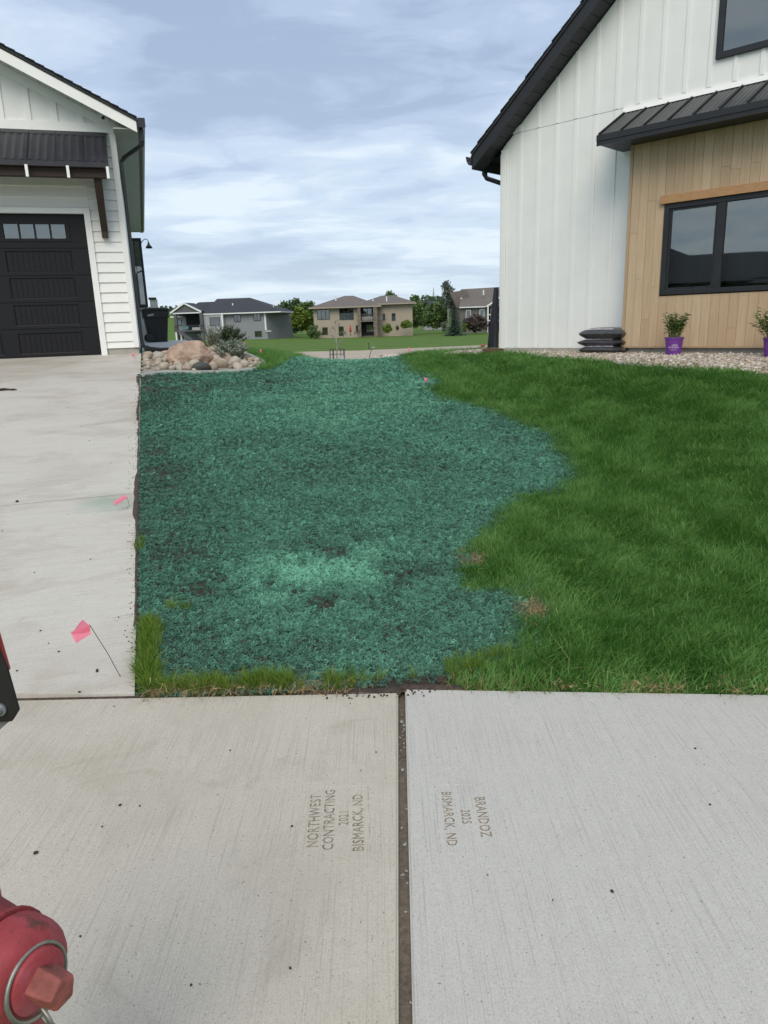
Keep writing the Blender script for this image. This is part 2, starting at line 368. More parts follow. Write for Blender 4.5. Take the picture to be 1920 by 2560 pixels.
# ------------------------------------------------------------------ sidewalk with two stamped slabs
walk = tag(link('sidewalk', None), 'broomed concrete sidewalk with two stamped slabs', None, None, 'structure')
SW_T = .012
def slab(name, corners, matname, stamps):
    bm = bmesh.new()
    top = [bm.verts.new((x, y, SW_T)) for x, y in corners]; bot = [bm.verts.new((x, y, -.1)) for x, y in corners]
    bm.faces.new(top); bm.faces.new(bot[::-1]); n = len(corners)
    for i in range(n): bm.faces.new((top[i], bot[i], bot[(i + 1) % n], top[(i + 1) % n]))
    bmesh.ops.recalc_face_normals(bm, faces=bm.faces)
    ed = [e for e in bm.edges if all(abs(v_.co.z - SW_T) < 1e-6 for v_ in e.verts)]
    bmesh.ops.bevel(bm, geom=ed, offset=.007, segments=2, affect='EDGES')
    tf = max((f for f in bm.faces if f.normal.z > .9), key=lambda f: f.calc_area()); outer = [v_.co.copy() for v_ in tf.verts]
    bmesh.ops.delete(bm, geom=[tf], context='FACES_ONLY')
    loops = [(outer, 0)]
    for body, size, cx, cy, rz, depth in stamps:
        mt = Matrix.Translation((cx, cy, SW_T)) @ Matrix.Rotation(rz, 4, 'Z') @ Matrix.Diagonal((.80 if body else 1, 1, 1, 1))
        if body:
            b2 = bmesh.new(); b2.from_mesh(textmesh(body, size, 0, 'CENTER', size * .010, 1.06)); bmesh.ops.remove_doubles(b2, verts=b2.verts, dist=1e-7)
            nb_ = {}
            for e in b2.edges:
                if len(e.link_faces) == 1:
                    for i_ in (0, 1): nb_.setdefault(e.verts[i_], []).append(e.verts[1 - i_])
            seen = set()
            for v0 in list(nb_):
                if v0 in seen: continue
                lp = [v0]; seen.add(v0)
                while True:
                    nx_ = [q_ for q_ in nb_[lp[-1]] if q_ not in seen]
                    if not nx_: break
                    lp.append(nx_[0]); seen.add(nx_[0])
                if len(lp) > 2: loops.append(([mt @ v_.co for v_ in lp], depth))
            b2.free()
    bx_ = [q_ for lp, d in loops[1:] for q_ in lp]; x0, x1, y0, y1 = min(q_.x for q_ in bx_) - .004, max(q_.x for q_ in bx_) + .004, min(q_.y for q_ in bx_) - .004, max(q_.y for q_ in bx_) + .004
    vs2, es2 = [], []
    for lp, d in loops:
        o_ = len(vs2); vs2 += [Vector((q_.x, q_.y)) * 10 for q_ in lp]; es2 += [(o_ + i_, o_ + (i_ + 1) % len(lp)) for i_ in range(len(lp))]
    ov, oe, of, _, _, _ = delaunay_2d_cdt(vs2, es2, [], 1, 1e-6)
    tv = [bm.verts.new((q_.x / 10, q_.y / 10, SW_T)) for q_ in ov]; ar = 0
    cxy = np.array([[sum(ov[i_].x for i_ in fc_) / len(fc_) / 10, sum(ov[i_].y for i_ in fc_) / len(fc_) / 10] for fc_ in of]); odd = np.zeros(len(of), bool)
    for lp, d in loops[1:]: odd ^= inpoly(cxy[:, 0], cxy[:, 1], [(q_.x, q_.y) for q_ in lp])
    for fi_, fc_ in enumerate(of):
        if odd[fi_]: continue
        f = bm.faces.new([tv[i_] for i_ in fc_]); f.normal_update(); ar += f.calc_area()
        if f.normal.z < 0: f.normal_flip()
    for lp, d in loops[1:]:
        n_ = len(lp); ta = [bm.verts.new((q_.x, q_.y, SW_T)) for q_ in lp]; ba = [bm.verts.new((q_.x, q_.y, SW_T - .0068)) for q_ in lp]
        for i_ in range(n_): bm.faces.new((ta[i_], ta[(i_ + 1) % n_], ba[(i_ + 1) % n_], ba[i_])).material_index = 1
    if stamps:
        bm.faces.new([bm.verts.new((x, y, SW_T - .0065)) for x, y in ((x0, y0), (x1, y0), (x1, y1), (x0, y1))]).material_index = 1
    me = bpy.data.meshes.new(name); bm.to_mesh(me); bm.free(); me.materials.append(MATS[matname]); me.materials.append(MATS['stamp_floor'])
    so_ = link(name, me, walk)
    for body, size, cx, cy, rz, depth in stamps:
        if not body:
            w_, h_ = size; r_ = random.Random(int(cx * 1000)); mbx = MB()
            for (xa, ya, xb, yb) in ((-w_ / 2, -h_ / 2, w_ / 2, -h_ / 2), (w_ / 2, -h_ / 2, w_ / 2, h_ / 2 - .05), (-w_ / 2, -h_ / 2, -w_ / 2, h_ / 2 - .06)):
                n_ = 22
                for i_ in range(n_):
                    if r_.random() < .25: continue
                    f_, g_ = i_ / n_, (i_ + 1) / n_; p_, q_ = Vector((xa + (xb - xa) * f_, ya + (yb - ya) * f_, 0)), Vector((xa + (xb - xa) * g_, ya + (yb - ya) * g_, 0)); nn_ = (q_ - p_).orthogonal(); nn_ = Vector((-(q_ - p_).y, (q_ - p_).x, 0)).normalized() * r_.uniform(.0012, .0024)
                    up_ = Vector((0, 0, r_.uniform(.0015, .003))); mbx.add([p_ - nn_, q_ - nn_, q_ + nn_, p_ + nn_, p_ + up_, q_ + up_], [(0, 1, 5, 4), (2, 3, 4, 5), (1, 2, 5), (3, 0, 4)])
            o_ = mbx.build('stamp_ridge', MATS[matname], walk); o_.location = (cx, cy, SW_T - .0003); o_.rotation_euler = (0, 0, rz)
    return so_
ls = [('NORTHWEST', .052, -.262, 2.065, R(92), .005), ('CONTRACTING', .05, -.213, 2.07, R(92), .005), ('2021', .046, -.165, 2.07, R(92), .004), ('BISMARCK, ND', .050, -.117, 2.05, R(92), .006), (None, (.37, .235), -.20, 2.05, R(92), .003)]
rs_ = [('BRANDOZ', .05, .291, 2.055, R(-91), .005), ('2025', .044, .236, 2.055, R(-91), .005), ('BISMARCK, ND', .048, .180, 2.055, R(-91), .006), (None, (.34, .19), .238, 2.055, R(-91), .0025)]
s1 = slab('slab', [(-6, .7), (-.022, .7), (.036, 2.896), (-1.2, 2.928), (-6, 3.05)], 'walk_left', ls)
s2 = slab('slab', [(.012, .7), (6, .55), (6, 2.35), (1.61, 2.776), (.068, 2.926)], 'walk_right', rs_)
s1['label'] = 'warm grey slab stamped NORTHWEST CONTRACTING'; s2['label'] = 'pale grey slab stamped BRANDOZ 2025'
mb = MB(); K = 60
for i in range(K + 1):
    y = .7 + (2.94 - .7) * i / K; a = -.035 + .058 * (y - .7) / 2.2
    zt = SW_T - .02 + .006 * (fbm(.3, y, 9, 3) - .5) - .012 * (i > K - 14); mb.v += [(a - .02, y, zt), (a + .03, y, zt + .008 * (float(vn(.6, y, 14)) - .5)), (a + .085, y, zt)]
for i in range(K):
    for k in range(2): a = i * 3 + k; mb.f.append((a, a + 1, a + 4, a + 3)); mb.mi.append(0)
mb.build('joint_filler', MATS['joint_sand'], walk)
# broken mortar crumbs inside the joint
mb = MB()
for i in range(34):
    y = rnd.choice([rnd.gauss(2.55, .10), rnd.uniform(1.3, 2.8)]); x = -.022 + .058 * (y - .7) / 2.2 + rnd.uniform(.004, .030); s = rnd.uniform(.003, .008)
    P = [(x + s * rnd.uniform(-1, 1), y + s * 1.3 * rnd.uniform(-1, 1), -.004 + s * rnd.uniform(.2, 1.2)) for _ in range(6)]
    mb.add(P, [(0, 1, 2), (0, 2, 3), (0, 3, 4), (1, 5, 2), (2, 5, 3), (3, 5, 4), (0, 4, 1), (4, 5, 1)])
mb.build('mortar_crumbs', MATS['kerb_concrete'], walk)['kind'] = 'stuff'

# ------------------------------------------------------------------ driveway
QX, QY = -4.653, 12.5; rL = (HLc, -HLs); dL = (HLs, HLc)
def Lw(u, yl): return (QX + rL[0] * u + dL[0] * yl, QY + rL[1] * u + dL[1] * yl)
def zdrive(x, y): return min(.1166 * max(HLs * x + HLc * y - 3.2, 0), 1.18)
mb = MB(); a0 = (-1.145, 2.948); b0 = Lw(.63, .05); a1 = (-6.0, 3.068); b1 = Lw(-7, .05); K = 30; J = 24
for i in range(K + 1):
    f_ = i / K
    for j in range(J + 1):
        g = j / J; x = (a0[0] * (1 - f_) + b0[0] * f_) * (1 - g) + (a1[0] * (1 - f_) + b1[0] * f_) * g; y = (a0[1] * (1 - f_) + b0[1] * f_) * (1 - g) + (a1[1] * (1 - f_) + b1[1] * f_) * g
        mb.v.append((x, y, zdrive(x, y) + .018))
for i in range(K):
    for j in range(J): a = i * (J + 1) + j; mb.f.append((a, a + J + 1, a + J + 2, a + 1)); mb.mi.append(0)
n0 = len(mb.v)
for i in range(K + 1): p = mb.v[i * (J + 1)]; mb.v.append((p[0], p[1], p[2] - .12))
for i in range(K): mb.f.append((i * (J + 1), n0 + i, n0 + i + 1, (i + 1) * (J + 1))); mb.mi.append(0)
n1_ = len(mb.v)
for j in range(J + 1): p = mb.v[j]; mb.v.append((p[0], p[1], p[2] - .12))
for j in range(J): mb.f.append((j, j + 1, n1_ + j + 1, n1_ + j)); mb.mi.append(0)
DRV = tag(mb.build('driveway', MATS['drive'], smooth=False), 'pale concrete driveway rising to the black garage door', None, None, 'structure')
mb = MB()
for i in range(40):
    f_ = i / 39; x = -1.1 + f_ * -4.8; y = 2.93 - .0255 * (x + 1.2) * (1 if x > -1.2 else 1)
    mb.v += [(x, y - .012, .003), (x, y + .03, .010)]
for i in range(39): mb.f.append((2 * i, 2 * i + 1, 2 * i + 3, 2 * i + 2)); mb.mi.append(0)
tag(mb.build('driveway_joint', MATS['soil']), 'dark open joint between driveway and sidewalk', None, None, 'structure')

mb = MB(); dj = HLs * -2.2 + HLc * 5.55
for i in range(50):
    u_ = i / 49 * 7.0; cx_ = -1.14 - (dj / 1 - 3.15) * .0; x_, y_ = dL[0] * dj - rL[0] * u_, dL[1] * dj - rL[1] * u_; sh = (-2.0 - (dL[0] * dj)) / rL[0]; x_ += rL[0] * sh; y_ += rL[1] * sh; z_ = zdrive(x_, y_) + .0195
    mb.v += [(x_ - dL[0] * .003, y_ - dL[1] * .003, z_), (x_ + dL[0] * .003, y_ + dL[1] * .003, z_)]
for i in range(49): mb.f.append((2 * i, 2 * i + 2, 2 * i + 3, 2 * i + 1)); mb.mi.append(0)
mb.build('saw_cut', MATS['stamp_floor'], DRV)
# concrete pads beside the left garage
mb = MB(); P = [Lw(.64, .06), Lw(1.15, .06), Lw(1.25, 1.9), Lw(.64, 1.9)]
mb.v = [(x, y, 1.165) for x, y in P] + [(x, y, 1.0) for x, y in P]; mb.f = [(0, 1, 2, 3), (0, 4, 5, 1), (1, 5, 6, 2)]; mb.mi = [0] * 3
tag(mb.build('side_path', MATS['pad_light']), 'light concrete strip beside the white garage', None, None, 'structure')
mb = MB(); P = [Lw(.64, 1.93), Lw(1.55, 1.93), Lw(2.25, 9.6), Lw(1.9, 13), Lw(.64, 13)]
mb.v = [(x, y, 1.185) for x, y in P] + [(x, y, 1.0) for x, y in P]; mb.f = [(0, 1, 2, 3, 4), (0, 5, 6, 1), (1, 6, 7, 2), (2, 7, 8, 3)]; mb.mi = [0] * 4
tag(mb.build('side_pad', MATS['pad']), 'grey concrete pad under the wheeled bin', None, None, 'structure')

# ------------------------------------------------------------------ hydroseeded patch
HYD = [(.10, 2.95), (.28, 2.97), (.30, 3.05), (.41, 3.15), (.57, 3.23), (.67, 3.43), (.74, 3.62), (.72, 3.79), (.58, 3.86), (.44, 3.85), (.45, 3.95), (.54, 4.38), (.69, 4.69), (.86, 5.12), (1.02, 5.44), (1.33, 5.52), (1.56, 5.87), (1.60, 6.2), (1.58, 6.58), (1.66, 7.08), (1.47, 7.43), (1.19, 8.32), (.64, 9.21), (.68, 9.7), (.86, 10.15), (.70, 10.8), (.43, 11.53), (.40, 12.4), (.5, 14), (.4, 18), (-1.6, 18), (-1.75, 13.5), (-1.72, 12.3), (-1.80, 11.8), (-2.02, 11.45), (-2.45, 11.14), (-2.84, 10.98), (-3.25, 10.88), (-3.47, 10.62), (-2.5, 7.45), (-1.85, 5.3), (-1.13, 2.96), (-.5, 2.93)]
def cover(x, y):
    # thickness of the sprayed mulch, 0 = bare soil
    a = .45 + .30 * (fbm(x, y, .8, 3) - .5) + .34 * (fbm(x + 9, y * 2.2, 2.2, 3) - .5)
    g = np.exp(-(((x + .48 + .5 * (fbm(x, y, 4, 3) - .5)) / .50) ** 2 + ((y - 4.18 + .6 * (fbm(x + 4, y, 3.5, 3) - .5)) / .30) ** 2) ** 1.6) * .46
    g2 = .20 * sst(6, 9.5, y) * sst(-2.2, -.5, x)
    dr = -(-1.14 - (y - 2.93) * .3005) + x
    a = a + g + g2 - .13 * (1 - sst(.05, .9, dr)) - .12 * (1 - sst(2.95, 3.6, y))
    sp = fbm(x + 3, y + 7, 5.5, 4)
    a = a - .55 * sst(.55, .70, sp) * (.03 + .97 * np.exp(-((y - 4.1) / .5) ** 2 - ((x + .4) / .6) ** 2))
    a = a - .5 * (1 - sst(2.93, 3.06, y - .03 * fbm(x, y, 6, 2))) * sst(-.5, .1, x)
    return np.clip(a, 0, 1)
st = .045
hx, hy = np.meshgrid(np.arange(-4.4, 1.9, st), np.arange(2.9, 18.0, st)); hx = hx + nrg.uniform(-.008, .008, hx.shape); hy = hy + nrg.uniform(-.008, .008, hy.shape)
edge = .06 * (fbm(hx, hy, 4, 3) - .5)
ins = inpoly(hx, hy, HYD); dd = dpoly(hx, hy, HYD); ok = ins | (dd < .04 + edge)
cv = cover(hx, hy)
hz_ = gz(hx, hy) + .004 + .022 * (fbm(hx, hy, 9, 3) - .4) * cv + .02 * (fbm(hx, hy, 1.4, 3) - .5) - .03 * (~ins)
idx = -np.ones(hx.shape, int); q = ok[:-1, :-1] & ok[1:, :-1] & ok[:-1, 1:] & ok[1:, 1:]
use = np.zeros_like(ok); use[:-1, :-1] |= q; use[1:, :-1] |= q; use[:-1, 1:] |= q; use[1:, 1:] |= q
idx[use] = np.arange(use.sum()); I, J_ = np.nonzero(q)
fc = np.stack([idx[I, J_], idx[I, J_ + 1], idx[I + 1, J_ + 1], idx[I + 1, J_]], -1)
me = bpy.data.meshes.new('hydroseed_ground'); me.from_pydata(np.stack([hx[use], hy[use], hz_[use]], -1).tolist(), [], fc.tolist())
a = me.attributes.new('tint', 'FLOAT', 'POINT'); a.data.foreach_set('value', np.ascontiguousarray(np.clip(cv[use] * .62 + .04, 0, 1)))
me.materials.append(MATS['mulch_base']); me.polygons.foreach_set('use_smooth', [True] * len(me.polygons))
tag(link('hydroseed_ground', me), 'soil bed sprayed with teal green hydroseed', None, None, 'structure')
# fibre clumps
def fibre_clump(seed, n, L):
    r = random.Random(seed); mb = MB()
    for _ in range(n):
        x, y, z = r.uniform(-L, L), r.uniform(-L, L), r.uniform(.0, .006); a = r.uniform(0, 6.28); w_ = r.uniform(.0008, .0017); k = r.uniform(-2.2, 2.2); s = L * r.uniform(.35, .6)
        o = len(mb.v); zz = z; pit = r.uniform(-.1, .75)
        for i in range(4):
            nx_, ny_ = -math.sin(a) * w_, math.cos(a) * w_
            mb.v += [(x - nx_, y - ny_, zz), (x + nx_, y + ny_, zz + r.uniform(-.001, .002))]
            x += math.cos(a) * s; y += math.sin(a) * s; zz += math.sin(pit) * s; a += k * .45; pit -= .35
        for i in range(3): mb.f.append((o + 2 * i, o + 2 * i + 2, o + 2 * i + 3, o + 2 * i + 1)); mb.mi.append(0)
    return mb.mesh('fibre_clump', MATS['mulch_fibre'])
fib = [fibre_clump(i, 18, .0105) for i in range(8)]
def hyd_points(n, y0, y1):
    x = nrg.uniform(-4.2, 1.75, n); y = nrg.uniform(y0, y1, n)
    e = .09 * (fbm(x, y, 3.5, 3) - .5) + nrg.normal(0, .03, n)
    k_ = inpoly(x, y, HYD) | (dpoly(x, y, HYD) < e)
    c = cover(x, y); k_ &= nrg.random(n) < (.12 + 1.6 * c)
    dr = x - (-1.14 - (y - 2.93) * .3005); k_ &= (dr > .0)
    return x[k_], y[k_], c[k_]
xs, ys, cs = [np.concatenate(p) for p in zip(hyd_points(100000, 2.95, 6.0), hyd_points(52000, 6.0, 9.5), hyd_points(24000, 9.5, 14.5))]
n = len(xs); zs_ = gz(xs, ys) + .006 + .022 * (fbm(xs, ys, 9, 3) - .4) * cs + .02 * (fbm(xs, ys, 1.4, 3) - .5)
sc_ = nrg.uniform(.7, 1.35, n) * (1 + .45 * sst(5, 10, ys))
scatter('hydroseed_mulch', np.stack([xs, ys, zs_], -1), np.stack([nrg.normal(0, .25, n), nrg.normal(0, .25, n), nrg.uniform(0, 6.28, n)], -1), np.stack([sc_, sc_, sc_ * nrg.uniform(.7, 1.8, n)], -1),
        nrg.integers(0, 8, n), np.clip(.18 + cs * .74 + nrg.normal(0, .11, n), .08, 1), fib, 'teal green fibrous hydroseed mulch over the side yard')

# ------------------------------------------------------------------ grass
def tuft(seed, n, h, spread, lean, w0=.0022, segs=3, matn='grass', bias=(0, 0)):
    r = random.Random(seed); mb = MB()
    for _ in range(n):
        x, y = r.gauss(0, spread), r.gauss(0, spread); a = r.uniform(0, 6.28); l = abs(r.gauss(0, lean)); hh = h * r.uniform(.55, 1.15); wd = w0 * r.uniform(.7, 1.4)
        dx, dy = math.cos(a) * l + bias[0] * r.uniform(.3, 1), math.sin(a) * l + bias[1] * r.uniform(.3, 1); px_, py_ = -math.sin(a + 1.2) * wd, math.cos(a + 1.2) * wd; o = len(mb.v)
        for i in range(segs):
            f_ = i / segs; q = f_ * f_; k = wd * (1 - .5 * f_) / wd
            mb.v += [(x + dx * q * hh - px_ * k, y + dy * q * hh - py_ * k, hh * (f_ - .12 * q * l)), (x + dx * q * hh + px_ * k, y + dy * q * hh + py_ * k, hh * (f_ - .12 * q * l))]
        mb.v.append((x + dx * hh, y + dy * hh, hh * (1 - .22 * l)))
        for i in range(segs - 1): mb.f.append((o + 2 * i, o + 2 * i + 1, o + 2 * i + 3, o + 2 * i + 2)); mb.mi.append(0)
        mb.f.append((o + 2 * segs - 2, o + 2 * segs - 1, o + 2 * segs)); mb.mi.append(0)
    return mb.mesh('tuft', MATS[matn])
BED = [(1.05, 12.6), (1.55, 12.35), (2.01, 11.95), (2.3, 10.6), (2.65, 9.49), (3.0, 8.47), (3.16, 8.1), (3.54, 7.62), (3.93, 7.41), (5.5, 6.6), (9, 4.4), (9, 12), (3.2, 13.5), (2.2, 14.2), (1.3, 13.4)]
def lawn_points(n, x0, x1, y0, y1):
    x = nrg.uniform(x0, x1, n); y = nrg.uniform(y0, y1, n)
    e = .10 * (fbm(x, y, 3, 3) - .5) + nrg.normal(0, .05, n)
    k_ = ~inpoly(x, y, HYD) | (dpoly(x, y, HYD) < -e - .05)
    k_ &= ~inpoly(x, y, BED) | (dpoly(x, y, BED) < .03)
    k_ &= y > WALK_FAR(x) + .02
    k_ &= x < .545 * y + .6
    k_ &= np.hypot((x - .56) / 1.0, y - 4.24) > .07 + .05 * fbm(x, y, 9, 2)
    k_ &= np.hypot((x - .79) / .8, y - 3.60) > .07 + .06 * fbm(x, y, 9, 2)
    edge_ = y - WALK_FAR(x); k_ &= (edge_ > .22) | (nrg.random(n) < .25 + 3.2 * edge_)
    return x[k_], y[k_]
g1 = [lawn_points(46000, .2, 4.2, 2.75, 5.2), lawn_points(60000, .3, 5.5, 5.2, 8.2), lawn_points(42000, .2, 4.4, 8.2, 14.5)]
gx, gy = [np.concatenate(p) for p in zip(*g1)]; n = len(gx)
clump = fbm(gx, gy, 2.2, 3); stripe = .5 + .5 * np.sin((gx * .97 + gy * .26) * 10.5 + 3.0 * fbm(gx, gy, .9, 2))
tint = np.clip(.33 + .32 * (clump - .5) + .26 * (stripe - .5) + 1.1 * (fbm(gx, gy, 8, 2) - .5) + nrg.normal(0, .2, n) + .2 * (1 - sst(0, .45, dpoly(gx, gy, HYD))) + .14 * sst(7, 11, gy) + .3 * (1 - sst(0, .22, gy - WALK_FAR(gx))), 0, 1)
hgt = np.clip(.72 + .85 * (fbm(gx + 5, gy, 1.7, 3) - .5) + nrg.normal(0, .10, n), .4, 1.3) * (.75 + .25 * sst(0, .35, dpoly(gx, gy, HYD)))
dirn = 6.28 * fbm(gx, gy, .9, 2) * 1.3
wide = 1.0 + .9 * sst(5, 11, gy)
rot = np.stack([nrg.normal(0, .12, n) + .30 * np.sin(dirn), nrg.normal(0, .12, n) + .30 * np.cos(dirn), nrg.uniform(0, 6.28, n)], -1)
lawn_src = [tuft(100 + i, 11, .115, .021, .60, .0033) for i in range(7)]
scatter('lawn_grass', np.stack([gx, gy, gz(gx, gy) - .03], -1), rot, np.stack([wide, wide, hgt], -1), nrg.integers(0, 7, n), tint, lawn_src, 'thick unmown green lawn grass right of the teal patch')
n = 26000; x = nrg.uniform(.1, 2.0, n); y = nrg.uniform(3.0, 13, n); dd = dpoly(x, y, HYD); k_ = (x > .2 + .0 * y) & (dd < .03 + .16 * fbm(x, y, 2.5, 2)) & ((~inpoly(x, y, HYD)) | (dd < .10)) & (y > WALK_FAR(x) + .1)
lob = (np.hypot((x - .58) / .15, (y - 3.98) / .17) < 1); k_ |= lob & (nrg.random(n) < .6); x, y, dd = x[k_], y[k_], dd[k_]; n = len(x)
spray_src = []
for i in range(5): me = tuft(160 + i, 12, .085, .018, .7, .0026); me.materials.clear(); me.materials.append(MATS['mulch_fibre']); spray_src.append(me)
scatter('sprayed_grass', np.stack([x, y, gz(x, y) - .03], -1), np.stack([nrg.normal(0, .25, n), nrg.normal(0, .25, n), nrg.uniform(0, 6.28, n)], -1), np.stack([np.full(n, 1.2), np.full(n, 1.2), nrg.uniform(.45, .9, n)], -1), nrg.integers(0, 5, n), np.clip(nrg.normal(.36, .1, n), .22, .8), spray_src, 'lawn grass tinted teal by overspray along the patch edge')
# grass on the left behind the stone bed and around its edging
n = 9000; x = nrg.uniform(-2.6, -1.2, n); y = nrg.uniform(11.6, 16, n); k_ = (x > np.interp(y, [11.6, 12.0, 12.4, 13.2, 16], [-1.93, -1.78, -1.95, -2.3, -2.9])) & (x < np.interp(y, [11.6, 12.2, 13, 16], [-1.76, -1.62, -1.6, -1.3])); x, y = x[k_], y[k_]; n = len(x)
scatter('verge_grass', np.stack([x, y, gz(x, y) - .03], -1), np.stack([nrg.normal(0, .2, n), nrg.normal(0, .2, n), nrg.uniform(0, 6.28, n)], -1), np.stack([np.full(n, 1.8), np.full(n, 1.8), nrg.uniform(.7, 1.3, n)], -1), nrg.integers(0, 7, n), nrg.uniform(.3, .8, n), lawn_src, 'green grass between the edged stone bed and the teal patch')
# yellower uncut grass along the slab edges at lower left
wild_src = [tuft(200 + i, 18, .10, .009, .5, .0017, 4, 'grass_wild', (-.25, -.1)) for i in range(6)]
P = []
def strip(n, fx, fy, w_):
    for _ in range(n):
        t_ = rnd.random(); P.append((fx(t_) + rnd.gauss(0, w_), fy(t_) + rnd.gauss(0, w_)))
strip(240, lambda t_: -1.105 - .165 * t_, lambda t_: 3.01 + .60 * t_, .016)
strip(46, lambda t_: -1.10 + .16 * t_, lambda t_: 3.0, .018)
strip(50, lambda t_: -.89 + .15 * t_, lambda t_: 2.99, .016)
strip(100, lambda t_: -.65 + .20 * t_, lambda t_: 3.0, .016)
strip(12, lambda t_: -.42 + .55 * t_, lambda t_: 2.985, .02)
strip(14, lambda t_: -.30 + .14 * t_, lambda t_: 3.0, .02)
strip(7, lambda t_: -1.58 - .06 * t_, lambda t_: 4.5 + .2 * t_, .02); strip(7, lambda t_: -1.20 + .12 * t_, lambda t_: 3.76, .015)
strip(36, lambda t_: .28 + .3 * t_, lambda t_: 3.03 + .12 * t_, .03)
P = np.array(P); n = len(P); P[:, 1] = np.maximum(P[:, 1], WALK_FAR(P[:, 0]) + .02)
scatter('edge_grass', np.stack([P[:, 0], P[:, 1], gz(P[:, 0], P[:, 1]) - .02], -1), np.stack([nrg.normal(0, .22, n), nrg.normal(0, .22, n), nrg.uniform(-.5, .5, n)], -1), np.stack([np.ones(n), np.ones(n), nrg.uniform(.7, 1.4, n)], -1), nrg.integers(0, 6, n), nrg.uniform(.1, .9, n), wild_src, 'long yellow green grass left uncut along the driveway and sidewalk edges')
# dry clippings along the walk edge and in the two bare spots
dry_src = [tuft(300 + i, 10, .03, .02, 2.4, .0014, 3, 'straw') for i in range(5)]
P = [(x_, float(WALK_FAR(x_)) + abs(rnd.gauss(.0, .05)) + .0) for x_ in [rnd.uniform(-1.1, -.1) for _ in range(110)] + [rnd.uniform(.25, 3) for _ in range(140)]]
P += [(.56 + rnd.gauss(0, .05), 4.24 + rnd.gauss(0, .06)) for _ in range(60)] + [(.78 + rnd.gauss(0, .05), 3.6 + rnd.gauss(0, .06)) for _ in range(90)]
P = np.array(P); n = len(P)
scatter('dry_grass', np.stack([P[:, 0], P[:, 1], np.maximum(gz(P[:, 0], P[:, 1]), .012) + .002], -1), np.stack([nrg.normal(0, .5, n), nrg.normal(0, .5, n), nrg.uniform(0, 6.28, n)], -1), np.ones((n, 3)) * nrg.uniform(.7, 1.5, (n, 1)), nrg.integers(0, 5, n), nrg.uniform(0, 1, n), dry_src, 'dry straw coloured grass clippings along the sidewalk edge')
# bare soil showing at the walk edge and in the bare spots
def soil_patch(poly_c, rx, ry, seed, name, label):
    mb = MB(); K = 26; Rr = 5; r = random.Random(seed); cx, cy = poly_c
    ph = [r.uniform(.75, 1.2) for _ in range(K)]
    for i in range(Rr + 1):
        for k in range(K):
            a_ = 2 * math.pi * k / K; f_ = i / Rr * (ph[k] * .5 + ph[(k + 1) % K] * .5); x_, y_ = cx + math.cos(a_) * rx * f_, cy + math.sin(a_) * ry * f_
            mb.v.append((x_, y_, G(x_, y_) + .012 * (1 - (i / Rr) ** 3) - .03 * (i == Rr) + .006 * r.uniform(-1, 1)))
    for i in range(Rr):
        for k in range(K): mb.f.append((i * K + k, i * K + (k + 1) % K, (i + 1) * K + (k + 1) % K, (i + 1) * K + k)); mb.mi.append(0)
    tag(mb.build(name, MATS['soil'], smooth=True), label, None, None, 'structure')
soil_patch((.57, 4.24), .11, .12, 1, 'bare_soil', 'small bare soil spot at the upper lawn edge'); soil_patch((.79, 3.60), .12, .12, 2, 'bare_soil', 'bare soil spot with straw at the lower lawn edge')
mb = MB()
for i in range(70):
    f_ = i / 69; x_ = -.42 + .74 * f_; y_ = float(WALK_FAR(x_)); wv_ = .05 + .035 * float(fbm(x_, 1, 7, 3)) * (1 if x_ > -.2 else .4)
    mb.v += [(x_, y_ - .014, .004), (x_, y_ + wv_ * .5, .012 + .01 * float(vn(x_, 2, 20))), (x_, y_ + wv_, -.012)]
for i in range(69):
    for k in range(2): a_ = i * 3 + k; mb.f.append((a_, a_ + 3, a_ + 4, a_ + 1)); mb.mi.append(0)
tag(mb.build('soil_edge', MATS['soil'], smooth=True), 'bare dark soil between teal patch and sidewalk', None, None, 'structure')
mb = MB(); K = 160
for i in range(K + 1):
    f_ = i / K; y_ = 3.55 + (10.6 - 3.55) * f_; x0_ = -1.14 - (y_ - 2.93) * .3005; ww_ = .002 + .012 * float(vn(.2, y_, 11)) + .045 * max(0, float(fbm(.5, y_, 1.6, 5)) - .45) * 2.2
    zz_ = zdrive(x0_, y_) + .018
    mb.v += [(x0_ - ww_ * 1.0, y_, zz_ + .002), (x0_ - ww_ * .35, y_, zz_ + .005), (x0_ + .004, y_, zz_ + .003), (x0_ + .035, y_, G(x0_ + .035, y_) - .03)]
for i in range(K):
    for k in range(3): a_ = i * 4 + k; mb.f.append((a_, a_ + 1, a_ + 5, a_ + 4)); mb.mi.append(0)
tag(mb.build('soil_spill', MATS['soil'], smooth=True), 'soil spilled over the driveway edge', None, None, 'structure')
# crumbs of soil and black clods
def chunk(seed, k=.35, sub=1):
    bm = bmesh.new(); bmesh.ops.create_icosphere(bm, subdivisions=sub, radius=1.0); r = random.Random(seed)
    for v_ in bm.verts: v_.co *= 1 + r.uniform(-k, k)
    me = bpy.data.meshes.new('chunk'); bm.to_mesh(me); bm.free(); return me
crumb_src = []
for i in range(4):
    c_ = chunk(i); c_.materials.append(MATS['soil']); crumb_src.append(c_)
P = []
for _ in range(380):
    y_ = rnd.uniform(3.3, 10); x0_ = -1.14 - (y_ - 2.93) * .3005; d_ = abs(rnd.gauss(0, .09)); P.append((x0_ + .015 - d_ * .5, y_, rnd.uniform(.0018, .0045)))
for _ in range(60): y_ = rnd.uniform(3.1, 11); x0_ = -1.14 - (y_ - 2.93) * .3005; P.append((x0_ - rnd.uniform(0, 3.2), y_, rnd.uniform(.002, .006)))
for _ in range(20): P.append((rnd.uniform(-1.3, 1.3), rnd.uniform(1.35, 2.88), rnd.uniform(.0015, .004)))
